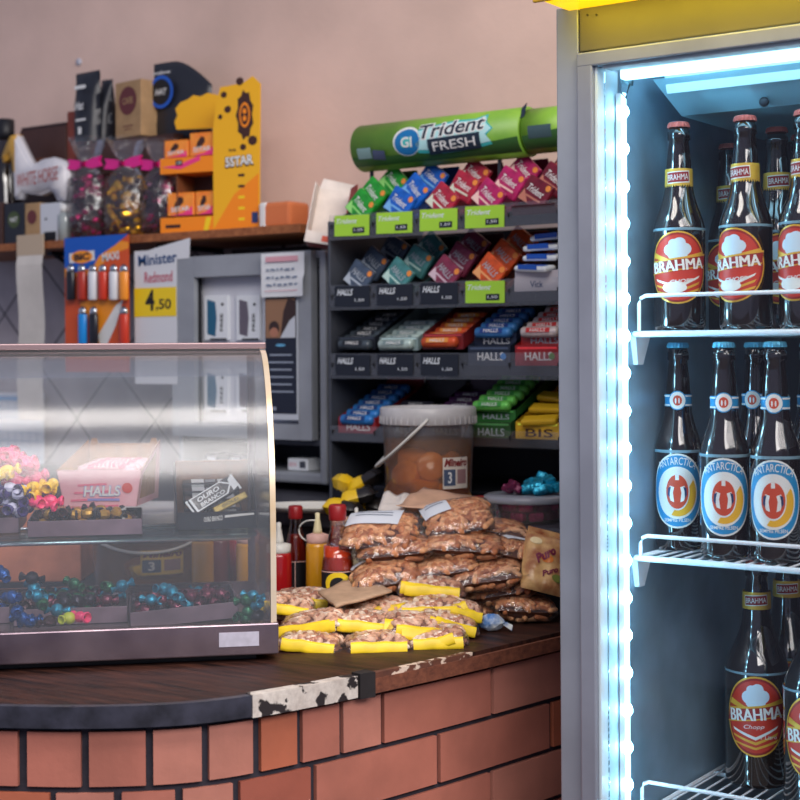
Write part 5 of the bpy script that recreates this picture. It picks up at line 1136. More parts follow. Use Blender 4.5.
mb.box((0, dep, .049), (w+.004, .0015, .098), CARDD); mb.box((0, dep/2, .001), (w, dep, .001), CARDD)
f = flat((0, -.0035, .014), (1, 0, 0), (0, 0, 1)); mb.text('OURO BRANCO', -.006, .003, .030, .008, WHITE, f, 1, 5, .02, .2); mb.poly([(w*.1, .004), (w*.48, .008), (w*.48, .011), (w*.3, .010), (w*.1, .008)], WHITE, f, 1)
mb.build('carton_body', t); MB().box((0, dep-.002, .0985), (w, .004, .001), CARD).build('serrated_edge', t)
BW = mat('bar_black_wrap', (34, 34, 44), .25, coat=.3, bump=.3, bs=60); BWW = mat('bar_white_wrap', (216, 222, 226), .35)
mb = MB(); mb.box((0, 0, 0), (.098, .022, .011), BW, .003); f = flat((0, 0, .0057), (1, 0, 0), (0, 1, 0)); mb.poly(rect(-.022, 0, .022, .017), BWW, f, 1); mb.poly(rect(.026, 0, .026, .015), BWW, f, 1); mb.poly(rect(0, 0, .018, .012), mat('bar_grey', (140, 146, 156), .4), f, 1)
f = front((0, -.0112, 0)); mb.poly(rect(-.022, 0, .022, .008), BWW, f, 1); mb.poly(rect(.024, 0, .03, .007), BWW, f, 1); bp = mb.build('chocolate_bar')
for j, wd in enumerate(('lowest row at the front', 'second row', 'third row', 'rear row', 'top rear row')):
    put(bp, 'black and white chocolate bar, %s of the black carton' % wd, 'chocolate bar', cp((a.x+b.x)/2-.004, a.y+.020+j*.029, zsh+.016+j*.011), tuple((Matrix.Rotation(CRZ, 4, 'Z') @ Matrix.Rotation(R(16), 4, 'X')).to_euler()), 'chocolate bars in the black carton', (.95, 1, 1))
mb = MB(); mb.box((0, 0, 0), (.084, .030, .010), BW, .004); f = flat((0, 0, .0052), (1, 0, 0), (0, 1, 0)); mb.poly([(-.040, -.013), (.02, -.013), (.034, .0), (.02, .013), (-.04, .013)], BWW, f, 1); mb.poly([(-.036, -.011), (.018, -.011), (.03, .0), (.018, .011), (-.036, .011)], BW, f, 2); mb.text('OURO', -.008, .004, .042, .008, BWW, f, 3, 0, .03, .2); mb.text('BRANCO', -.006, -.006, .046, .007, BWW, f, 3, 0, .02, .2)
mb.poly([(.030, -.013), (.041, -.010), (.041, .012), (.032, .008)], BWW, f, 2); mb.box((-.043, 0, 0), (.004, .03, .002), BWW); mb.box((.043, 0, 0), (.004, .03, .002), BWW); o = mb.build('chocolate_bar')
tag(o, 'black and white chocolate bar lying slanted on top of the others in the black carton', 'chocolate bar', 'chocolate bars in the black carton'); o.location = cp((a.x+b.x)/2-.004, a.y+.022, zsh+.052); o.rotation_euler = (Matrix.Rotation(CRZ, 4, 'Z') @ Matrix.Rotation(R(58), 4, 'X') @ Matrix.Rotation(R(33), 4, 'Z')).to_euler()
mb = MB(); mb.box((0, 0, 0), (.060, .012, .006), mat('gold_bar_wrap', (150, 130, 60), .35, .3), .002); f = flat((0, 0, .0032), (1, 0, 0), (0, 1, 0)); mb.text('GOLD', 0, 0, .03, .005, BLACK, f, 1); o = mb.build('chocolate_bar'); tag(o, 'thin olive gold bar leaning beneath the slanted bar in the black carton', 'chocolate bar'); o.location = cp((a.x+b.x)/2+.022, a.y+.012, zsh+.040); o.rotation_euler = (Matrix.Rotation(CRZ, 4, 'Z') @ Matrix.Rotation(R(60), 4, 'X') @ Matrix.Rotation(R(28), 4, 'Z')).to_euler()
# ================================================================ sauces, bucket, sweets and snacks around the case
def liq(name, c, r=.12, coat=.6): return mat(name, c, r, 0, coat=coat)
def WZ(px, py, z, off=0): p = onZ(px, py, z); return p
def on_counter(px, d):
    u, v = ideal(px, 600); p = W(px, 600, d); return Vector((p.x, p.y, ZC+.0005))
MILK = mat('milky_plastic', (216, 214, 206), .4); PNK = mat('faded_pink_cap', (226, 178, 166), .45); KET = liq('ketchup_red', (168, 26, 30)); MUS = liq('mustard_yellow', (224, 158, 36)); PEP = liq('pepper_sauce', (196, 62, 30), .08, 1); CLG = film('bottle_glass', tint=(238, 225, 215), refl=.10, rough=.04); RCAP = mat('red_screw_cap', (150, 26, 30), .4); DREDL = liq('dark_sauce', (122, 30, 20))
def squeeze(label, px, d, r, hb, m, mcap, loop=0, ht=.038, rz=0):
    t = thing('squeeze_bottle', label, 'bottle', on_counter(px, d), rz)
    MB().lathe([(0, .001), (r*.9, 0), (r, .004), (r, hb*.5), (r*.985, hb-.006), (r*.9, hb)], m, 28).build('bottle_body', t)
    mb = MB(); mb.lathe([(r*.9, hb-.001), (r*.93, hb+.003), (r*.93, hb+.013), (r*.5, hb+.016)], mcap, 28); mb.build('screw_collar', t)
    MB().lathe([(r*.42, hb+.015), (r*.36, hb+.022), (r*.20, hb+ht+.004), (r*.20, hb+ht+.012), (r*.1, hb+ht+.013)], MILK if mcap is not PNK else mat('cream_tip', (226, 214, 170), .4), 18).build('nozzle', t)
    if loop:
        mb = MB(); c = []
        for i in range(15):
            a = R(-60+250*i/14); c.append((-r*.75-.016*math.cos(a-1.0)*1.1+.004, -.004, hb+.022+.022*math.sin(a)))
        c = [(-.002, -.004, hb+ht)] + [(-.006-.030*math.sin(R(a)), -.006, hb+ht*.5+.019*math.cos(R(a))) for a in range(10, 175, 15)] + [(-r*.6, -.004, hb+.006)]
        mb.tube(c, .0014, MILK, 6); mb.build('cap_tether', t)
    return t
def pepper(label, px, d, r, h, fill, sauce, deco=0):
    t = thing('pepper_sauce_bottle', label, 'bottle', on_counter(px, d), face_cam(on_counter(px, d)))
    prof = [(0, .001), (r*.92, 0), (r, .004), (r, h*.40), (r*.94, h*.50), (r*.66, h*.66), (r*.46, h*.78), (r*.42, h*.88)]
    MB().lathe(prof, CLG, 28, cap=False).build('glass_body', t)
    pi_ = [(a*.93, max(b, .003)) for a, b in prof if b <= fill*h]; rl = pi_[-1][0]; pi_ += [(rl*.97, fill*h), (0, fill*h)]
    MB().lathe(pi_, sauce, 24).build('sauce', t)
    MB().lathe([(r*.50, h*.86), (r*.54, h*.87), (r*.54, h*.985), (r*.46, h), (0, h)], RCAP, 26).build('screw_cap', t)
    f = cyl(r, h*.29); mb = MB(); hh = h*.28
    mb.poly(rect(0, 0, r*2.6, hh), BLACK, f, 1, .004); mb.poly(rect(0, hh*.46, r*2.6, .0016), PNK, f, 2, .004)
    if deco: mb.poly(ell(0, hh*.1, r*.8, hh*.36, 24), YEL, f, 2, .004); mb.poly(ell(0, hh*.06, r*.5, hh*.24, 20), BLACK, f, 3, .004)
    else: mb.poly(rect(-r*.05, 0, .0016, hh*.98), PNK, f, 2, .004)
    mb.build('paper_label', t); return t
squeeze('red ketchup squeeze bottle with white collar just right of the glass case', 279, 2.56, .0225, .094, KET, MILK)
pepper('pepper sauce bottle with dark red cap between ketchup and mustard', 296, 2.64, .0235, .165, .70, DREDL)
squeeze('yellow mustard squeeze bottle with pinkish collar and looped cap tie', 318, 2.56, .0205, .110, MUS, PNK, 1)
pepper('pepper sauce bottle with red cap and black and yellow label, nearest', 338, 2.46, .0270, .185, .64, PEP, 1)
squeeze('mustard squeeze bottle behind the right end of the glass case', 248, 2.66, .021, .098, MUS, PNK, 0, .03)
squeeze('red ketchup bottle seen through the right end of the case', 237, 2.74, .022, .098, KET, MILK)
squeeze('dark red sauce squeeze bottle behind the yellow bucket of the case', 219, 2.70, .020, .100, liq('wine_sauce', (110, 28, 28)), RCAP, 0, .02)
squeeze('orange sauce bottle touching the yellow bucket behind the case', 203, 2.68, .020, .100, MUS, PNK, 0, .02)
# plastic buckets of sweets in syrup
TUB = film('milky_tub', tint=(240, 238, 232), refl=.03, rough=.1, haze=.16, hz=(236, 232, 230)); SYR = film('amber_syrup', tint=(250, 214, 150), refl=.02, rough=.1, haze=.20, hz=(255, 172, 54)); LIDM = mat('milky_lid', (206, 204, 204), .35, var=.04, trans=.15); CARA = mat('caramel_disc', (250, 184, 104), .45, var=.08, vs=40)
def tub(label, loc, r, h, level, hand, lab_w, name_):
    t = thing('sweets_bucket', label, 'bucket', loc, face_cam(loc)); rb = r*.90
    MB().lathe([(rb*.98, .001), (rb, .004), (r*.97, h-.02)], TUB, 40, cap=False).build('tub_wall', t)
    rl = rb+(r*.97-rb)*level/h
    MB().lathe([(0, .004), (rb*.965, .004), (rl*.965, level), (0, level)], SYR, 36).build('syrup', t)
    mb = MB(); mb.lathe([(r*.99, h-.032), (r*1.02, h-.030), (r*1.02, h-.003), (r*.99, h), (r*.90, h), (r*.88, h-.006), (0, h-.006)], LIDM, 44)
    for k in range(44): a = 6.283*k/44; mb.box((r*1.02*math.cos(a), r*1.02*math.sin(a), h-.023), (.002, .0025, .014), LIDM, rz=a)
    mb.build('lid', t)
    mb = MB(); c = []
    for i in range(21):
        a = math.pi*i/20; dn = math.sin(a)
        if hand[0] < 0: c.append((-dn*r*1.10, -math.cos(a)*r*1.05, h-.020-dn*hand[2]))
        else: c.append((math.cos(a)*r*1.05, -dn*r*hand[1], h-.020-dn*hand[2]))
    mb.tube(c, .0042, MILK, 8, flatten=.0028); mb.build('handle', t)
    f = cyl(r*.955, h*.40); mb = MB(); w, hh = lab_w; x0 = .62*r if name_ == 0 else .25*r
    mb.poly(rect(x0, 0, w, hh), mat('tub_label', (214, 204, 190), .5) if not name_ else mat('tub_label_yellow', (226, 190, 90), .5), f, 2, .006)
    mb.poly(rect(x0-w*.26, -hh*.14, w*.42, hh*.52), mat('label_blue_grey', (70, 84, 110), .5), f, 3, .006); mb.poly(rect(x0+w*.22, -hh*.12, w*.40, hh*.46), mat('label_mauve', (150, 116, 116), .5), f, 3, .006)
    mb.text('Mineiro', x0, hh*.34, w*.92, hh*.26, mat('maroon_ink', (120, 24, 28), .5), f, 4, 0, .04, .3, .006); mb.text('3', x0-w*.26, -hh*.14, w*.14, hh*.36, WHITE, f, 4, 0, .02, 0, .006)
    mb.build('paper_label', t); return t
p = W(428, 400, 2.76); bl = Vector((p.x, p.y, ZB+.0005))
ht_ = onZ(428, 411, 1.0)  # unused direction probe
zt3 = W(428, 408, 2.70).z
tub('clear lidded bucket of caramel discs in amber syrup before the candy rack', bl, .087, zt3-ZB, (zt3-ZB)*.70, (-1, 1.0, .090), (.056, .056), 0)
M_ = Matrix.Translation(bl) @ Matrix.Rotation(face_cam(bl), 4, 'Z'); mb = MB(); mb.lathe([(0, -.011), (.021, -.011), (.0235, -.008), (.0235, .008), (.021, .011), (0, .011)], CARA, 24); disc = mb.build('caramel_disc')
H_ = .024
for k, (x, y, z, rx, rz, wd) in enumerate([(.004, -.044, .088, 82, 8, 'upright beside the paper label'), (-.040, -.036, .072, 60, -30, 'tilted at the left wall'), (-.008, -.048, .052, 18, 10, 'lying flat in the middle'), (-.056, -.018, .040, 70, -50, 'at the lower left wall'), (-.018, -.046, .024, 10, 0, 'flat at the lower middle'), (.022, -.044, .030, 78, 5, 'standing low at the centre right'), (.052, -.028, .030, 75, 40, 'standing low at the right wall'), (.046, .012, .085, 60, 60, 'behind the label at the right'), (-.030, .010, .100, 12, 0, 'floating flat near the syrup top'), (.0, .02, .040, 40, 20, 'deep in the middle behind the others')]):
    q = M_ @ Vector((x, y, z)); put(disc, 'round caramel disc in the rack bucket, %s' % wd, 'caramel sweet', q, tuple((Matrix.Rotation(face_cam(bl)+R(rz), 4, 'Z') @ Matrix.Rotation(R(rx), 4, 'X')).to_euler()), 'caramel discs in the syrup bucket', 1.12)
p = W(148, 560, 2.78); bl = Vector((p.x, p.y, ZC+.0005))
YT = tub('yellow-tinted bucket with white handle seen through the lower glass case', bl, .108, .150, .082, (1, 1.0, .052), (.080, .044), 1)
M_ = Matrix.Translation(bl) @ Matrix.Rotation(face_cam(bl), 4, 'Z'); YD = dup(disc); YD.data = disc.data.copy(); YD.data.materials[0] = mat('lemon_disc', (240, 190, 40), .4)
YD.location = M_ @ Vector((-.010, -.070, .050)); YD.rotation_euler = (R(12), 0, 0); YD.scale = (1.3, 1.3, 1); tag(YD, 'large yellow disc floating in the bucket behind the glass case', 'sweet')
# terracotta-coloured crate behind the case
a = on_counter(-45, 2.86); 
t = thing('brown_carton', 'plain reddish brown carton standing behind the left of the case', 'carton', on_counter(-8, 2.86), R(35)); mb = MB(); mb.box((0, .06, .066), (.34, .12, .132), mat('reddish_carton', (216, 136, 104), .8, var=.08, vs=20), .002); mb.build('carton_body', t); mb = MB(); mb.box((0, .06, .1328), (.38, .04, .001), CARD); mb.build('packing_tape', t)
# things on the back worktop: black-yellow packets, white tray, sauce tips, red jar, pink tub, blue foil
def on_back(px, d): p = W(px, 480, d); return Vector((p.x, p.y, ZB+.0005))
t = thing('packet_tray', 'white oval tray on the back worktop behind the sauce bottles', 'tray', on_back(315, 2.80), R(30)); mb = MB(); mb.lathe([(0, .002), (.07, .001), (.09, .012), (.096, .013), (.094, .009), (.07, -.0), (0, -.0)], MILK, 36, Matrix.Diagonal((1.1, .6, 1, 1))); mb.build('tray_body', t); MB().lathe([(.088, .0105), (.09, .013), (.092, .0105)], MILK, 36, Matrix.Diagonal((1.1, .6, 1, 1)), cap=False).build('inner_rim', t)
YBK = mat('yellow_packet', (232, 190, 30), .35, bump=.5, bs=60); BKK = mat('black_packet', (34, 30, 30), .35, bump=.5, bs=60)
t0 = None
for k, (px, d, z, ry, rz, nm) in enumerate([(343, 2.74, .004, 6, 20, 'lying lowest at the left'), (358, 2.76, .022, -14, 35, 'on top, tilted left'), (370, 2.78, .006, 12, 10, 'against the bucket, low'), (366, 2.82, .044, -30, 20, 'highest, leaning on the bucket'), (350, 2.84, .036, 22, 60, 'behind, half upright')]):
    if t0 is None:
        t0 = thing('snack_packet', 'x', 'packet'); mb = MB(); vs = []
        for sgn in (1, -1):
            for j in range(7):
                for i in range(9):
                    u, v = -1+i/4, -1+j/3; vs.append((u*.034, v*.022, sgn*.015*max(0, (1-u**6)*(1-v**4))**.5*(1+.5*noise.noise((u*2, v*2, 1)))))
        fs = [(o+j*9+i, o+j*9+i+1, o+(j+1)*9+i+1, o+(j+1)*9+i) if o == 0 else (o+j*9+i, o+(j+1)*9+i, o+(j+1)*9+i+1, o+j*9+i+1) for o in (0, 63) for j in range(6) for i in range(8)]
        fy_ = [f for q, f in enumerate(fs) if (q % 8) < 4]; fb_ = [f for q, f in enumerate(fs) if (q % 8) >= 4]
        mb.add(vs, fy_, YBK, True); mb.add(vs, fb_, BKK, True); mb.build('packet_body', t0)
        MB().box((.036, 0, 0), (.006, .042, .0012), BKK).build('seal_strip', t0)
    p = on_back(px, d); p.z += z+.008; put(t0, 'yellow and black snack packet beside the bucket, %s' % nm, 'packet', p, (0, R(ry), R(rz)), 'yellow and black packets by the bucket')
squeeze('white-tipped sauce bottle behind the nearest pepper sauce', 341, 2.62, .018, .132, PEP, PNK, 0, .02)
for px, d, h_, wd in ((357, 2.62, .150, 'left one of two'), (369, 2.60, .140, 'right one of two')): squeeze('milky nozzle bottle half hidden behind the peanut bags, %s' % wd, px, d, .016, h_-.02, mat('milky_yellowish', (214, 204, 170), .35), MILK, 0, .02)
t = thing('red_lidded_jar', 'small jar with red lid behind the kraft paper', 'jar', on_back(483, 2.66)); MB().lathe([(0, 0), (.022, 0), (.022, .012), (.018, .016)], DREDL, 24).build('jar_body', t); MB().lathe([(.0195, .012), (.021, .016), (.0165, .022), (.0165, .028), (.021, .034), (.020, .039), (0, .040)], RCAP, 24).build('lid', t)
pb = on_back(527, 2.62); t = thing('clear_lidded_tub', 'low clear tub of magenta sweets with translucent lid by the fridge', 'tub', pb); MB().lathe([(.062, .001), (.070, .036)], TUB, 36, cap=False).build('tub_wall', t); MB().lathe([(.074, .034), (.076, .036), (.076, .044), (.070, .047), (0, .046)], mat('clear_lid', (190, 196, 206), .25, trans=.5), 40).build('lid', t)
fm = {'magenta': foil('tub_magenta', (190, 40, 110), .3), 'cyan': foil('tub_cyan', (30, 150, 180), .5, .2), 'plum': foil('tub_plum', (110, 30, 70), .3)}
cub = {k: MB().box((0, 0, 0), (.026, .018, .016), fm[k], .004).build('foil_sweet') for k in fm}
for k in cub: pass
random.seed(4); n_ = 0
for j in range(2):
    for i in range(9):
        a = 2*math.pi*i/9+j*.3; r_ = .044; put(cub['magenta'] if (i+j) % 3 else cub['plum'], '%s sweet inside the low clear tub' % ('magenta foil' if (i+j) % 3 else 'plum foil'), 'sweet', pb+Vector((r_*math.cos(a), r_*math.sin(a), .011+.0165*j)), (0, 0, a+1.4), '%s sweets in the low clear tub' % ('magenta' if (i+j) % 3 else 'plum'))
CR = None
for k, (px, d, z) in enumerate([(528, 2.60, .057), (536, 2.61, .058), (545, 2.60, .056), (553, 2.61, .057), (540, 2.585, .056), (531, 2.63, .064), (549, 2.62, .070), (543, 2.64, .074), (556, 2.60, .060), (538, 2.62, .066)]):
    p = on_back(px, d); p.z += z; a_ = random.uniform(0, 3); put(cub['cyan'], 'crumpled cyan foil sweet on the lid of the low clear tub', 'sweet', p, (random.uniform(-.6, .6), random.uniform(-.6, .6), a_), 'cyan foil sweets on the clear tub lid', (1.0, 1.1, .9))
for k, (px, d, z) in enumerate([(508, 2.62, .056), (514, 2.66, .060), (518, 2.60, .056), (512, 2.60, .062)]):
    p = on_back(px, d); p.z += z; put(cub['plum'], 'plum foil sweet at the left of the clear tub lid', 'sweet', p, (.3*k, .4, k), 'plum foil sweets on the clear tub lid', (.8, .8, .8))
# ---------------------------------------------------------------- peanut bags
PN = [mat('peanut_%d' % i, c, .5, var=.10, vs=150, spec=.35) for i, c in enumerate([(216, 158, 112), (200, 134, 90), (230, 178, 134), (172, 106, 68)])]
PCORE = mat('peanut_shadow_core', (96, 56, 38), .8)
FLM = film('snack_film', tint=(252, 250, 248), refl=.07, rough=.14, haze=.05, bump=1.0, bs=38)
def kernel(mb, c, L, r, m, rot):
    # two-lobed peanut
    vs = []; n_ = 7; pr = [(0, -.5), (.30, -.46), (.46, -.32), (.49, -.15), (.46, 0), (.50, .17), (.46, .33), (.28, .46), (0, .5)]
    Mx_ = Matrix.Translation(c) @ rot @ Matrix.Diagonal((L, r*2, r*2, 1))
    mb.lathe([(a, b) for a, b in pr], m, n_, Mx_, True, 'X', cap=False)
def pil(u, v, w, l, h, seed=0):
    a = abs(u); b = abs(v); t = max(0, (1-a**3.2))*max(0, (1-b**3.0)); t = t**.5
    wv = 1+.10*noise.noise((u*1.7+seed, v*1.7, seed*.37))
    return u*w/2*(1-.06*b*b), v*l/2*(1-.08*a*a), h/2*t*wv
def bag_shell(mb, w, l, h, m, seed, grow=.003, seal=.010):
    N = 14; vs = []; fs = []
    for s_ in (1, -1):
        o = len(vs)
        for j in range(N+1):
            for i in range(N+1):
                u, v = -1+2*i/N, -1+2*j/N; x, y, z = pil(u, v, w, l, h, seed); 
                vs.append((x*(1+2*grow/w), y*(1+2*grow/l), s_*(z+grow*(1-abs(u)**6))+.0012*noise.noise((x*90, y*90, seed))))
        for j in range(N):
            for i in range(N):
                q = (o+j*(N+1)+i, o+j*(N+1)+i+1, o+(j+1)*(N+1)+i+1, o+(j+1)*(N+1)+i); fs.append(q if s_ > 0 else tuple(reversed(q)))
    mb.add(vs, fs, m, True)
def peanut_bag_data(seed, w, l, h, mats, L=.030, r=.0054, dens=1.0, core=PCORE):
    random.seed(seed); mb = MB(); N = 10; vs = []; fs = []
    for s_ in (1, -1):
        o = len(vs)
        for j in range(N+1):
            for i in range(N+1):
                x, y, z = pil(-1+2*i/N, -1+2*j/N, w*.90, l*.90, h*.80, seed); vs.append((x, y, s_*z))
        for j in range(N):
            for i in range(N):
                q = (o+j*(N+1)+i, o+j*(N+1)+i+1, o+(j+1)*(N+1)+i+1, o+(j+1)*(N+1)+i); fs.append(q if s_ > 0 else tuple(reversed(q)))
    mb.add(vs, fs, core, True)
    cnt = int(150*dens); k = 0
    while k < cnt:
        u = random.uniform(-.93, .93); v = random.uniform(-.93, .93); s_ = 1 if random.random() < .78 else -1
        x, y, z = pil(u, v, w*.93, l*.93, h*.86, seed); e = .02
        x2, y2, z2 = pil(min(u+e, .99), v, w*.93, l*.93, h*.86, seed); x3, y3, z3 = pil(u, min(v+e, .99), w*.93, l*.93, h*.86, seed)
        nn = (Vector((x2-x, y2-y, z2-z)).cross(Vector((x3-x, y3-y, z3-z)))).normalized()
        if s_ < 0: nn = Vector((nn.x, nn.y, -nn.z)); z = -z
        rot = nn.to_track_quat('Z', 'Y').to_matrix().to_4x4() @ Matrix.Rotation(random.uniform(0, 3.14), 4, 'Z')
        kernel(mb, Vector((x, y, z)), L*random.uniform(.8, 1.1), r*random.uniform(.85, 1.1), random.choice(mats), rot); k += 1
    return mb
PW, PL, PH = .115, .088, .044
LBM = mat('white_bag_label', (216, 222, 230), .5); LIK = mat('label_grey_ink', (120, 130, 150), .5)
def surf_label(mb, cx, cy, w, l, bw, bl_, bh, seed, m, a=0, lift=.0045):
    n_ = 6; vs = []; c, s_ = math.cos(R(a)), math.sin(R(a))
    for j in range(n_+1):
        for i in range(n_+1):
            lx, ly = (i/n_-.5)*w, (j/n_-.5)*l; x, y = cx+lx*c-ly*s_, cy+lx*s_+ly*c
            u, v = max(-.97, min(.97, x/(bw/2))), max(-.97, min(.97, y/(bl_/2))); z = pil(u, v, bw, bl_, bh, seed)[2]; vs.append((x, y, z+lift))
    mb.add(vs, [(j*7+i, j*7+i+1, j*7+i+8, j*7+i+7) for j in range(n_) for i in range(n_)], m, True)
protos = []
for sd in (11, 12, 13):
    root = bpy.data.objects.new('peanut_bag', None); root.empty_display_size = .03; COL.objects.link(root)
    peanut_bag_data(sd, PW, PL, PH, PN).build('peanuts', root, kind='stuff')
    mb = MB(); bag_shell(mb, PW, PL, PH, FLM, sd); mb.build('clear_film', root)
    for sx_ in (-1, 1): MB().add([(sx_*(PW/2+.001), -PL*.40, .0), (sx_*(PW/2+.013), -PL*.43, .002), (sx_*(PW/2+.015), PL*.40, -.002), (sx_*(PW/2+.001), PL*.40, 0)], [(0, 1, 2, 3)], FLM, True).build('end_seal', root)
    protos.append(root)
def face_rot(p, tx=0, ty=0, rz=0):
    return (Matrix.Rotation(face_cam(p)+R(rz), 4, 'Z') @ Matrix.Rotation(R(tx), 4, 'X') @ Matrix.Rotation(R(ty), 4, 'Y')).to_euler()
def pbag(k, px, py, d, tx, ty, rz, label, sc=(1, 1, 1), lab=None):
    p = W(px, py, d); o = put(protos[k], label, 'bag', p, tuple(face_rot(p, tx, ty, rz)), 'clear bags of peanuts piled beside the fridge', sc)
    if lab:
        mb = MB(); surf_label(mb, lab[0], lab[1], lab[2], lab[3], PW, PL, PH, 11+k, LBM, lab[4]); surf_label(mb, lab[0], lab[1]+lab[3]*.2, lab[2]*.7, lab[3]*.05, PW, PL, PH, 11+k, LIK, lab[4], .0052); surf_label(mb, lab[0], lab[1], lab[2]*.7, lab[3]*.05, PW, PL, PH, 11+k, LIK, lab[4], .0052)
        mb.build('paper_label', o, 'white paper label')
    return o
# lowest layers first
pbag(0, 523, 607, 2.42, 4, 4, 10, 'peanut bag at the bottom right of the pile, on the counter', (.9, .9, .85))
pbag(1, 482, 612, 2.44, 2, 16, 20, 'small peanut bag low at the pile front, right of the yellow bags', (.55, .7, .62))
pbag(2, 502, 590, 2.44, 6, -9, 0, 'peanut bag second from the bottom on the right of the pile', (1.02, .9, .82))
pbag(1, 486, 575, 2.42, 10, -9, -4, 'peanut bag with white label in the lower middle of the pile', (1.04, .95, .86), (-.030, .012, .050, .028, 30))
pbag(0, 444, 568, 2.43, 8, -8, 6, 'peanut bag in the centre of the pile above the yellow-banded one', (.95, .9, .80))
pbag(2, 386, 576, 2.42, 12, -8, 5, 'peanut bag lowest on the left of the pile, behind the cardboard', (.98, 1, 1.0), (-.040, .020, .03, .02, 10))
pbag(1, 519, 554, 2.46, 8, 14, 14, 'peanut bag at the right end of the third layer with a white label', (.72, .9, .95), (-.012, .012, .06, .030, 12))
pbag(0, 396, 549, 2.45, 10, -6, -3, 'long peanut bag on the left of the pile, second layer from top', (1.10, .95, .86), (.016, .022, .05, .026, 0))
pbag(2, 464, 545, 2.45, 8, 3, 2, 'plump peanut bag in the middle, right of the long one', (1.15, 1, .86), (.0, .030, .095, .014, 0))
pbag(1, 490, 529, 2.52, 10, 5, 4, 'flat peanut bag on the upper right of the pile', (1.1, .9, .66))
pbag(2, 380, 532, 2.46, 26, -3, -6, 'top left peanut bag with a white printed label', (1.10, 1.1, .86), (-.008, .016, .082, .046, -8))
pbag(0, 457, 519, 2.48, 24, -10, 8, 'top middle peanut bag beneath the kraft paper with white label', (1.0, 1.1, .86), (-.034, .018, .046, .05, 10))
# hidden core of the pile carried by the same kind of bags is not modelled; kraft paper on top
def paper_sheet(name, label, corners, m, seed, thick=.0012, cat='paper', sag=.004):
    P = [W(*c) for c in corners]; N = 10; vs = []; c0 = sum(P, Vector())/4
    for s_ in (0, 1):
        for j in range(N+1):
            for i in range(N+1):
                u, v = i/N, j/N; q = P[0].lerp(P[1], u).lerp(P[3].lerp(P[2], u), v)-c0; q.z += sag*noise.noise((u*3, v*3, seed))*2-s_*thick; vs.append(q)
    fs = []; K2 = (N+1)**2
    for j in range(N):
        for i in range(N):
            q = (j*(N+1)+i, j*(N+1)+i+1, (j+1)*(N+1)+i+1, (j+1)*(N+1)+i); fs.append(q); fs.append(tuple(K2+a for a in reversed(q)))
    for i in range(N):
        fs += [(i, i+K2, i+1+K2, i+1), (N*(N+1)+i, N*(N+1)+i+1, N*(N+1)+i+1+K2, N*(N+1)+i+K2), (i*(N+1), (i+1)*(N+1), (i+1)*(N+1)+K2, i*(N+1)+K2), (i*(N+1)+N, i*(N+1)+N+K2, (i+1)*(N+1)+N+K2, (i+1)*(N+1)+N)]
    o = MB().add(vs, fs, m, True).build(name, loc=c0); tag(o, label, cat); return o
KR = mat('kraft_paper', (206, 164, 136), .8, var=.05, vs=30)
paper_sheet('kraft_paper', 'pinkish kraft paper sheet lying on top of the peanut bags', [(396, 505, 2.50), (492, 516, 2.50), (486, 498, 2.64), (424, 487, 2.62)], KR, 2)
paper_sheet('crumpled_paper', 'crumpled white paper wrapper left of the kraft paper', [(376, 516, 2.50), (404, 512, 2.50), (410, 494, 2.60), (384, 492, 2.62)], mat('crumpled_white', (222, 214, 206), .6, bump=.8, bs=60), 5, sag=.003)
cb_ = paper_sheet('cardboard_piece', 'folded piece of grey-brown cardboard with a pen mark, on the yellow bags', [(336, 606, 2.26), (392, 590, 2.34), (364, 575, 2.46), (318, 591, 2.36)], mat('greyish_cardboard', (184, 152, 124), .85, var=.05, vs=50), 3, .004, 'cardboard', .002)
mk = [W(358, 590, 2.352), W(359, 586, 2.375), W(357.5, 583, 2.395), W(361, 580, 2.41)]; mb = MB(); mb.tube([q-cb_.location+Vector((0, 0, .0045)) for q in mk], .0008, mat('pen_mark', (60, 60, 80), .6), 5); mb.build('pen_mark', cb_)
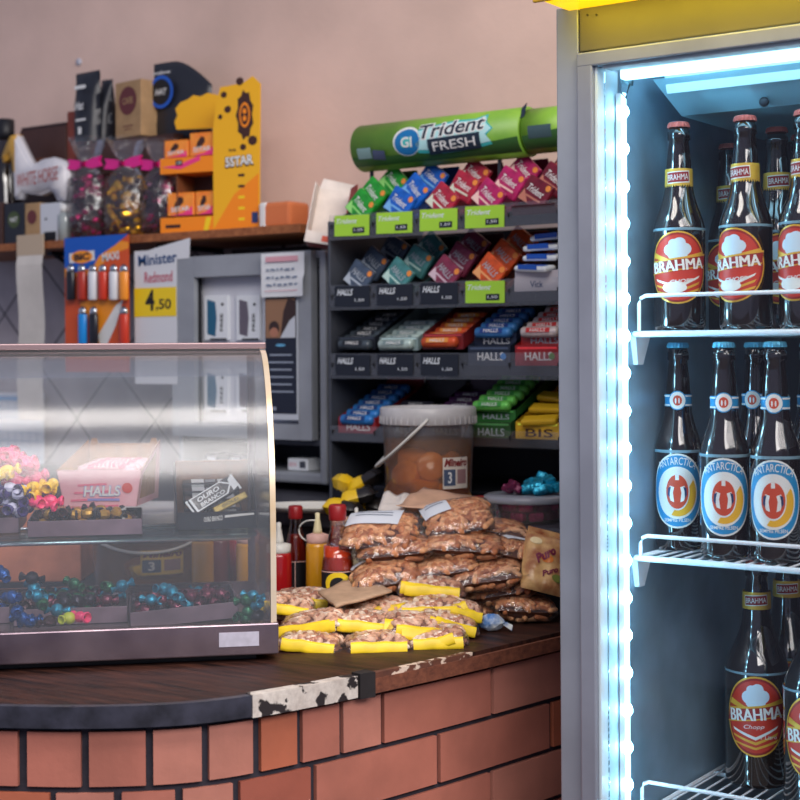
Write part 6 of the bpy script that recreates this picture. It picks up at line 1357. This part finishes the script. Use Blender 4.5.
# ---------------------------------------------------------------- small yellow-banded bags
NUT2 = [mat('pale_nut_%d' % i, c, .5, var=.1, vs=120, spec=.35) for i, c in enumerate([(228, 190, 166), (214, 166, 138), (244, 218, 200), (176, 118, 94)])]
YBD = mat('yellow_band', (238, 204, 36), .42, var=.05, vs=40)
QW, QL, QH = .098, .072, .034
yp = []
for sd in (31, 32):
    root = bpy.data.objects.new('nut_bag', None); root.empty_display_size = .03; COL.objects.link(root)
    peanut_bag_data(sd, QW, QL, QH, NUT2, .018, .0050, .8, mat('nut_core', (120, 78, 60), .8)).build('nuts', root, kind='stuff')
    mb = MB(); bag_shell(mb, QW, QL, QH, FLM, sd, .002); mb.build('clear_film', root); yp.append(root)
def ybag(k, px, py, d, tx, ty, rz, label, band, sc=(1, 1, 1)):
    p = W(px, py, d); o = put(yp[k], label, 'bag', p, tuple(face_rot(p, tx, ty, rz)), 'small nut bags with yellow bands at the counter edge', sc)
    bx, by, bw, bh, ba, bt = band; bh *= .95; bw *= .90; by -= .003; bz = .0080; bt -= 4; ba += random.Random(px).uniform(-5, 5)       # band: folded header card, centre, size, twist, tilt
    mb = MB(); n_ = 8; vs = []
    M = Matrix.Translation((bx, by, bz)) @ Matrix.Rotation(R(ba), 4, 'Y') @ Matrix.Rotation(R(bt), 4, 'X')
    for s_ in (0, 1):
        for j in range(5):
            for i in range(n_+1):
                u, v = i/n_-.5, j/4-.5; q = M @ Vector((u*bw, (.0012 if s_ else 0)+.004*abs(v)**1.5, v*bh+.002*noise.noise((u*4, k, px*.1)))); vs.append(q)
    fs = []; K2 = 5*(n_+1)
    for j in range(4):
        for i in range(n_): q = (j*(n_+1)+i, j*(n_+1)+i+1, (j+1)*(n_+1)+i+1, (j+1)*(n_+1)+i); fs.append(q); fs.append(tuple(K2+a for a in reversed(q)))
    for i in range(n_): fs += [(i, i+K2, i+1+K2, i+1), (4*(n_+1)+i, 4*(n_+1)+i+1, 4*(n_+1)+i+1+K2, 4*(n_+1)+i+K2)]
    mb.add(vs, fs, YBD, True); mb.build('yellow_band', o, 'folded yellow paper band'); return o
FR = -QL/2
ybag(0, 311, 644, 2.215, 6, 3, -8, 'lowest front nut bag beside the glass case corner', (0, FR-.002, .086, .019, 1, -18))
ybag(1, 376, 645, 2.215, 6, -3, 7, 'lowest front nut bag in the middle, with a level yellow band', (0, FR-.002, .092, .019, 3, -18))
ybag(0, 436, 640, 2.235, 8, -6, 6, 'lowest nut bag at the right end of the yellow-banded pile', (-.006, FR-.001, .070, .018, -8, -20), (.95, 1, 1))
ybag(1, 312, 624, 2.26, 10, -11, -10, 'nut bag with slanting band, second layer beside the case', (-.004, FR-.002, .086, .020, -2, -22), (1.05, 1, .9))
ybag(0, 362, 624, 2.27, 8, 4, 4, 'nut bag in the second layer whose band stands nearly upright', (.036, FR-.004, .020, .032, 8, -25), (1.05, 1, 1))
ybag(1, 418, 626, 2.26, 14, 7, 12, 'nut bag in the second layer with the broadest yellow band', (-.004, FR-.004, .066, .026, 4, -32), (1.05, 1, .85))
ybag(0, 448, 622, 2.30, 10, 12, 8, 'nut bag whose yellow band slopes down to the right edge', (-.004, FR-.006, .060, .022, 14, -30), (.95, 1, .9))
ybag(1, 286, 606, 2.33, 8, 6, -6, 'nut bag tucked against the case edge trim', (-.030, FR, .026, .020, 6, -25), (.9, 1, .9))
ybag(0, 305, 600, 2.42, 8, 0, -4, 'rear left nut bag in front of the ketchup bottle', (-.006, FR, .050, .018, -2, -28), (1, 1, .9))
ybag(1, 375, 610, 2.34, 14, -3, 2, 'nut bag under the cardboard with a wide crumpled yellow band', (.0, FR+.012, .098, .030, -4, -55), (1.1, 1, .8))
ybag(0, 428, 607, 2.34, 10, -4, 4, 'pale nut bag in the middle row, right of the cardboard', (.042, FR+.004, .026, .020, -16, -30), (1.1, 1, .85))
ybag(1, 462, 612, 2.33, 10, 8, 10, 'small nut bag at the far right of the yellow-banded pile', (.010, FR, .030, .022, 10, -30), (.62, .8, .9))
ob = ybag(0, 431, 589, 2.39, 8, 2, 2, 'brownish nut bag with a straight yellow band under the centre peanut bag', (-.006, FR+.002, .086, .020, 2, -20), (1.12, 1, 1.05))
# blue and white crumpled wrapper
WBL = mat('wrapper_blue_print', (40, 110, 180), .3, c2=(222, 228, 226), vs=55, bump=.8, bs=80)
p = W(491, 623, 2.33); t = thing('crumpled_wrapper', 'small crumpled blue and white wrapper at the pile front on the counter', 'wrapper', (p.x, p.y, ZC+.001), face_cam(p)); mb = MB(); V, Fs = ICO2
mb.add([(v.x*.022*(1+.4*noise.noise(v*2.2)), v.y*.013, .013+v.z*.013*(1+.5*noise.noise(v*3.1))) for v in V], Fs, WBL, False); mb.build('foil_body', t); MB().add([(.016, -.004, .012), (.032, -.012, .002), (.034, .006, .008), (.016, .006, .016)], [(0, 1, 2, 3)], WBL).build('twisted_end', t)
# printed snack bag at the right end of the pile
SNK = mat('snack_bag_print', (222, 180, 120), .3, c2=(150, 84, 50), vs=34, bump=1.0, bs=40)
p = W(541, 563, 2.38); t = thing('snack_bag', 'printed gold and orange snack bag with wine red script beside the fridge', 'bag', (p.x, p.y, ZC+.052), 0); t.rotation_euler = face_rot(p, -22, 16, 16); mb = MB(); w_, h_ = .072, .105
N = 14; vs = []; fs = []
for s_ in (1, -1):
    o = len(vs)
    for j in range(N+1):
        for i in range(N+1):
            u, v = -1+2*i/N, -1+2*j/N; q = max(0, (1-abs(u)**2.5)*(1-abs(v)**3))**.5; vs.append((u*w_/2*(1-.05*v*v), -s_*.020*q*(1+.2*noise.noise((u*2, v*2, 3)))+.03*(v+1)*.5, (v+1)*h_/2))
    for j in range(N):
        for i in range(N): q = (o+j*(N+1)+i, o+j*(N+1)+i+1, o+(j+1)*(N+1)+i+1, o+(j+1)*(N+1)+i); fs.append(q if s_ > 0 else tuple(reversed(q)))
mb.add(vs, fs, SNK, True)
def sf(a, b, l=0):
    u, v = a/(w_/2), b/(h_/2)-1; q = max(0, (1-min(1, abs(u))**2.5)*(1-min(1, abs(v))**3))**.5; return Vector((a, -.020*q*(1+.2*noise.noise((u*2, v*2, 3)))+.03*(v+1)*.5-.0008*(1+l), b))
mb.text('Puro', -.004, .062, .040, .016, mat('wine_script', (120, 30, 60), .4), sf, 1, 40, .05, .4, .004, None, .006); mb.text('Puro', .006, .034, .030, .010, mat('wine_script', (120, 30, 60), .4), sf, 1, 30, .04, .4, .004, None, .006)
for k, c in enumerate(((240, 220, 170), (214, 120, 40), (120, 130, 60))): mb.poly(ell(-.02+.02*k, (.085-.03*k), .010, .007, 12), mat('snack_spot_%d' % k, c, .4), sf, .3, .004)
mb.build('bag_body', t); MB().box((0, .031, h_+.002), (w_*.9, .002, .012), SNK).build('top_seal', t)
p = W(556, 536, 2.44); t = thing('snack_bag', 'orange striped snack bag edge against the fridge, behind the printed one', 'bag', (p.x, p.y, ZC+.08), face_cam(p, 0)); t.rotation_euler = (R(-20), R(-32), face_cam(p)); mb = MB(); mb.lathe([(.002, -.05), (.016, -.035), (.020, 0), (.016, .035), (.002, .05)], mat('orange_stripes', (206, 110, 50), .35, c2=(230, 190, 150), vs=40, bump=.5), 16, None, True, 'X'); mb.build('bag_body', t); MB().box((.052, 0, 0), (.01, .03, .0015), MATS['orange_stripes']).build('end_seal', t)
# ================================================================ camera and light
cam = bpy.data.cameras.new('camera'); co = bpy.data.objects.new('camera', cam); COL.objects.link(co)
cam.sensor_width = 24; cam.lens = 45; cam.shift_y = -50/800; cam.clip_start = .05
rr = (RIGHT-UP*K).normalized(); uu = (UP+RIGHT*K).normalized(); bb = rr.cross(uu)
Mx = Matrix(((rr.x, uu.x, bb.x, 0), (rr.y, uu.y, bb.y, 0), (rr.z, uu.z, bb.z, CAMZ), (0, 0, 0, 1)))
co.matrix_world = Mx
cam.dof.use_dof = True; cam.dof.focus_distance = 2.15; cam.dof.aperture_fstop = 3.8
bpy.context.scene.camera = co
def area(name, u, d, z, tgt, sx, sy, e, c):
    l = bpy.data.lights.new(name, 'AREA'); l.shape = 'RECTANGLE'; l.size = sx; l.size_y = sy; l.energy = e; l.color = c
    o = bpy.data.objects.new(name, l); COL.objects.link(o); p = RIGHT*u+FWD*d; o.location = (p.x, p.y, z)
    t = Vector(tgt)-o.location; o.rotation_euler = t.to_track_quat('-Z', 'Y').to_euler(); return o
area('shopfront_daylight', 1.7, -1.3, 3.6, (-1.2, 2.2, 1.2), 4.4, 1.5, 175, (1, .95, .93))
lo = area('overhead_fill', .1, 1.05, 3.05, (0, 0, 0), 2.6, .55, 42, (1, .93, .87))  # added unseen light, brightens the wall and makes the band on the case glass
lo.rotation_euler = (0, 0, R(45))
w = bpy.data.worlds.new('world'); bpy.context.scene.world = w; w.use_nodes = True
bg = w.node_tree.nodes['Background']; bg.inputs[0].default_value = (.62, .68, 1, 1); bg.inputs[1].default_value = .33
sc = bpy.context.scene
sc.view_settings.view_transform = 'Standard'; sc.view_settings.look = 'None'; sc.view_settings.exposure = .12; sc.view_settings.gamma = 1
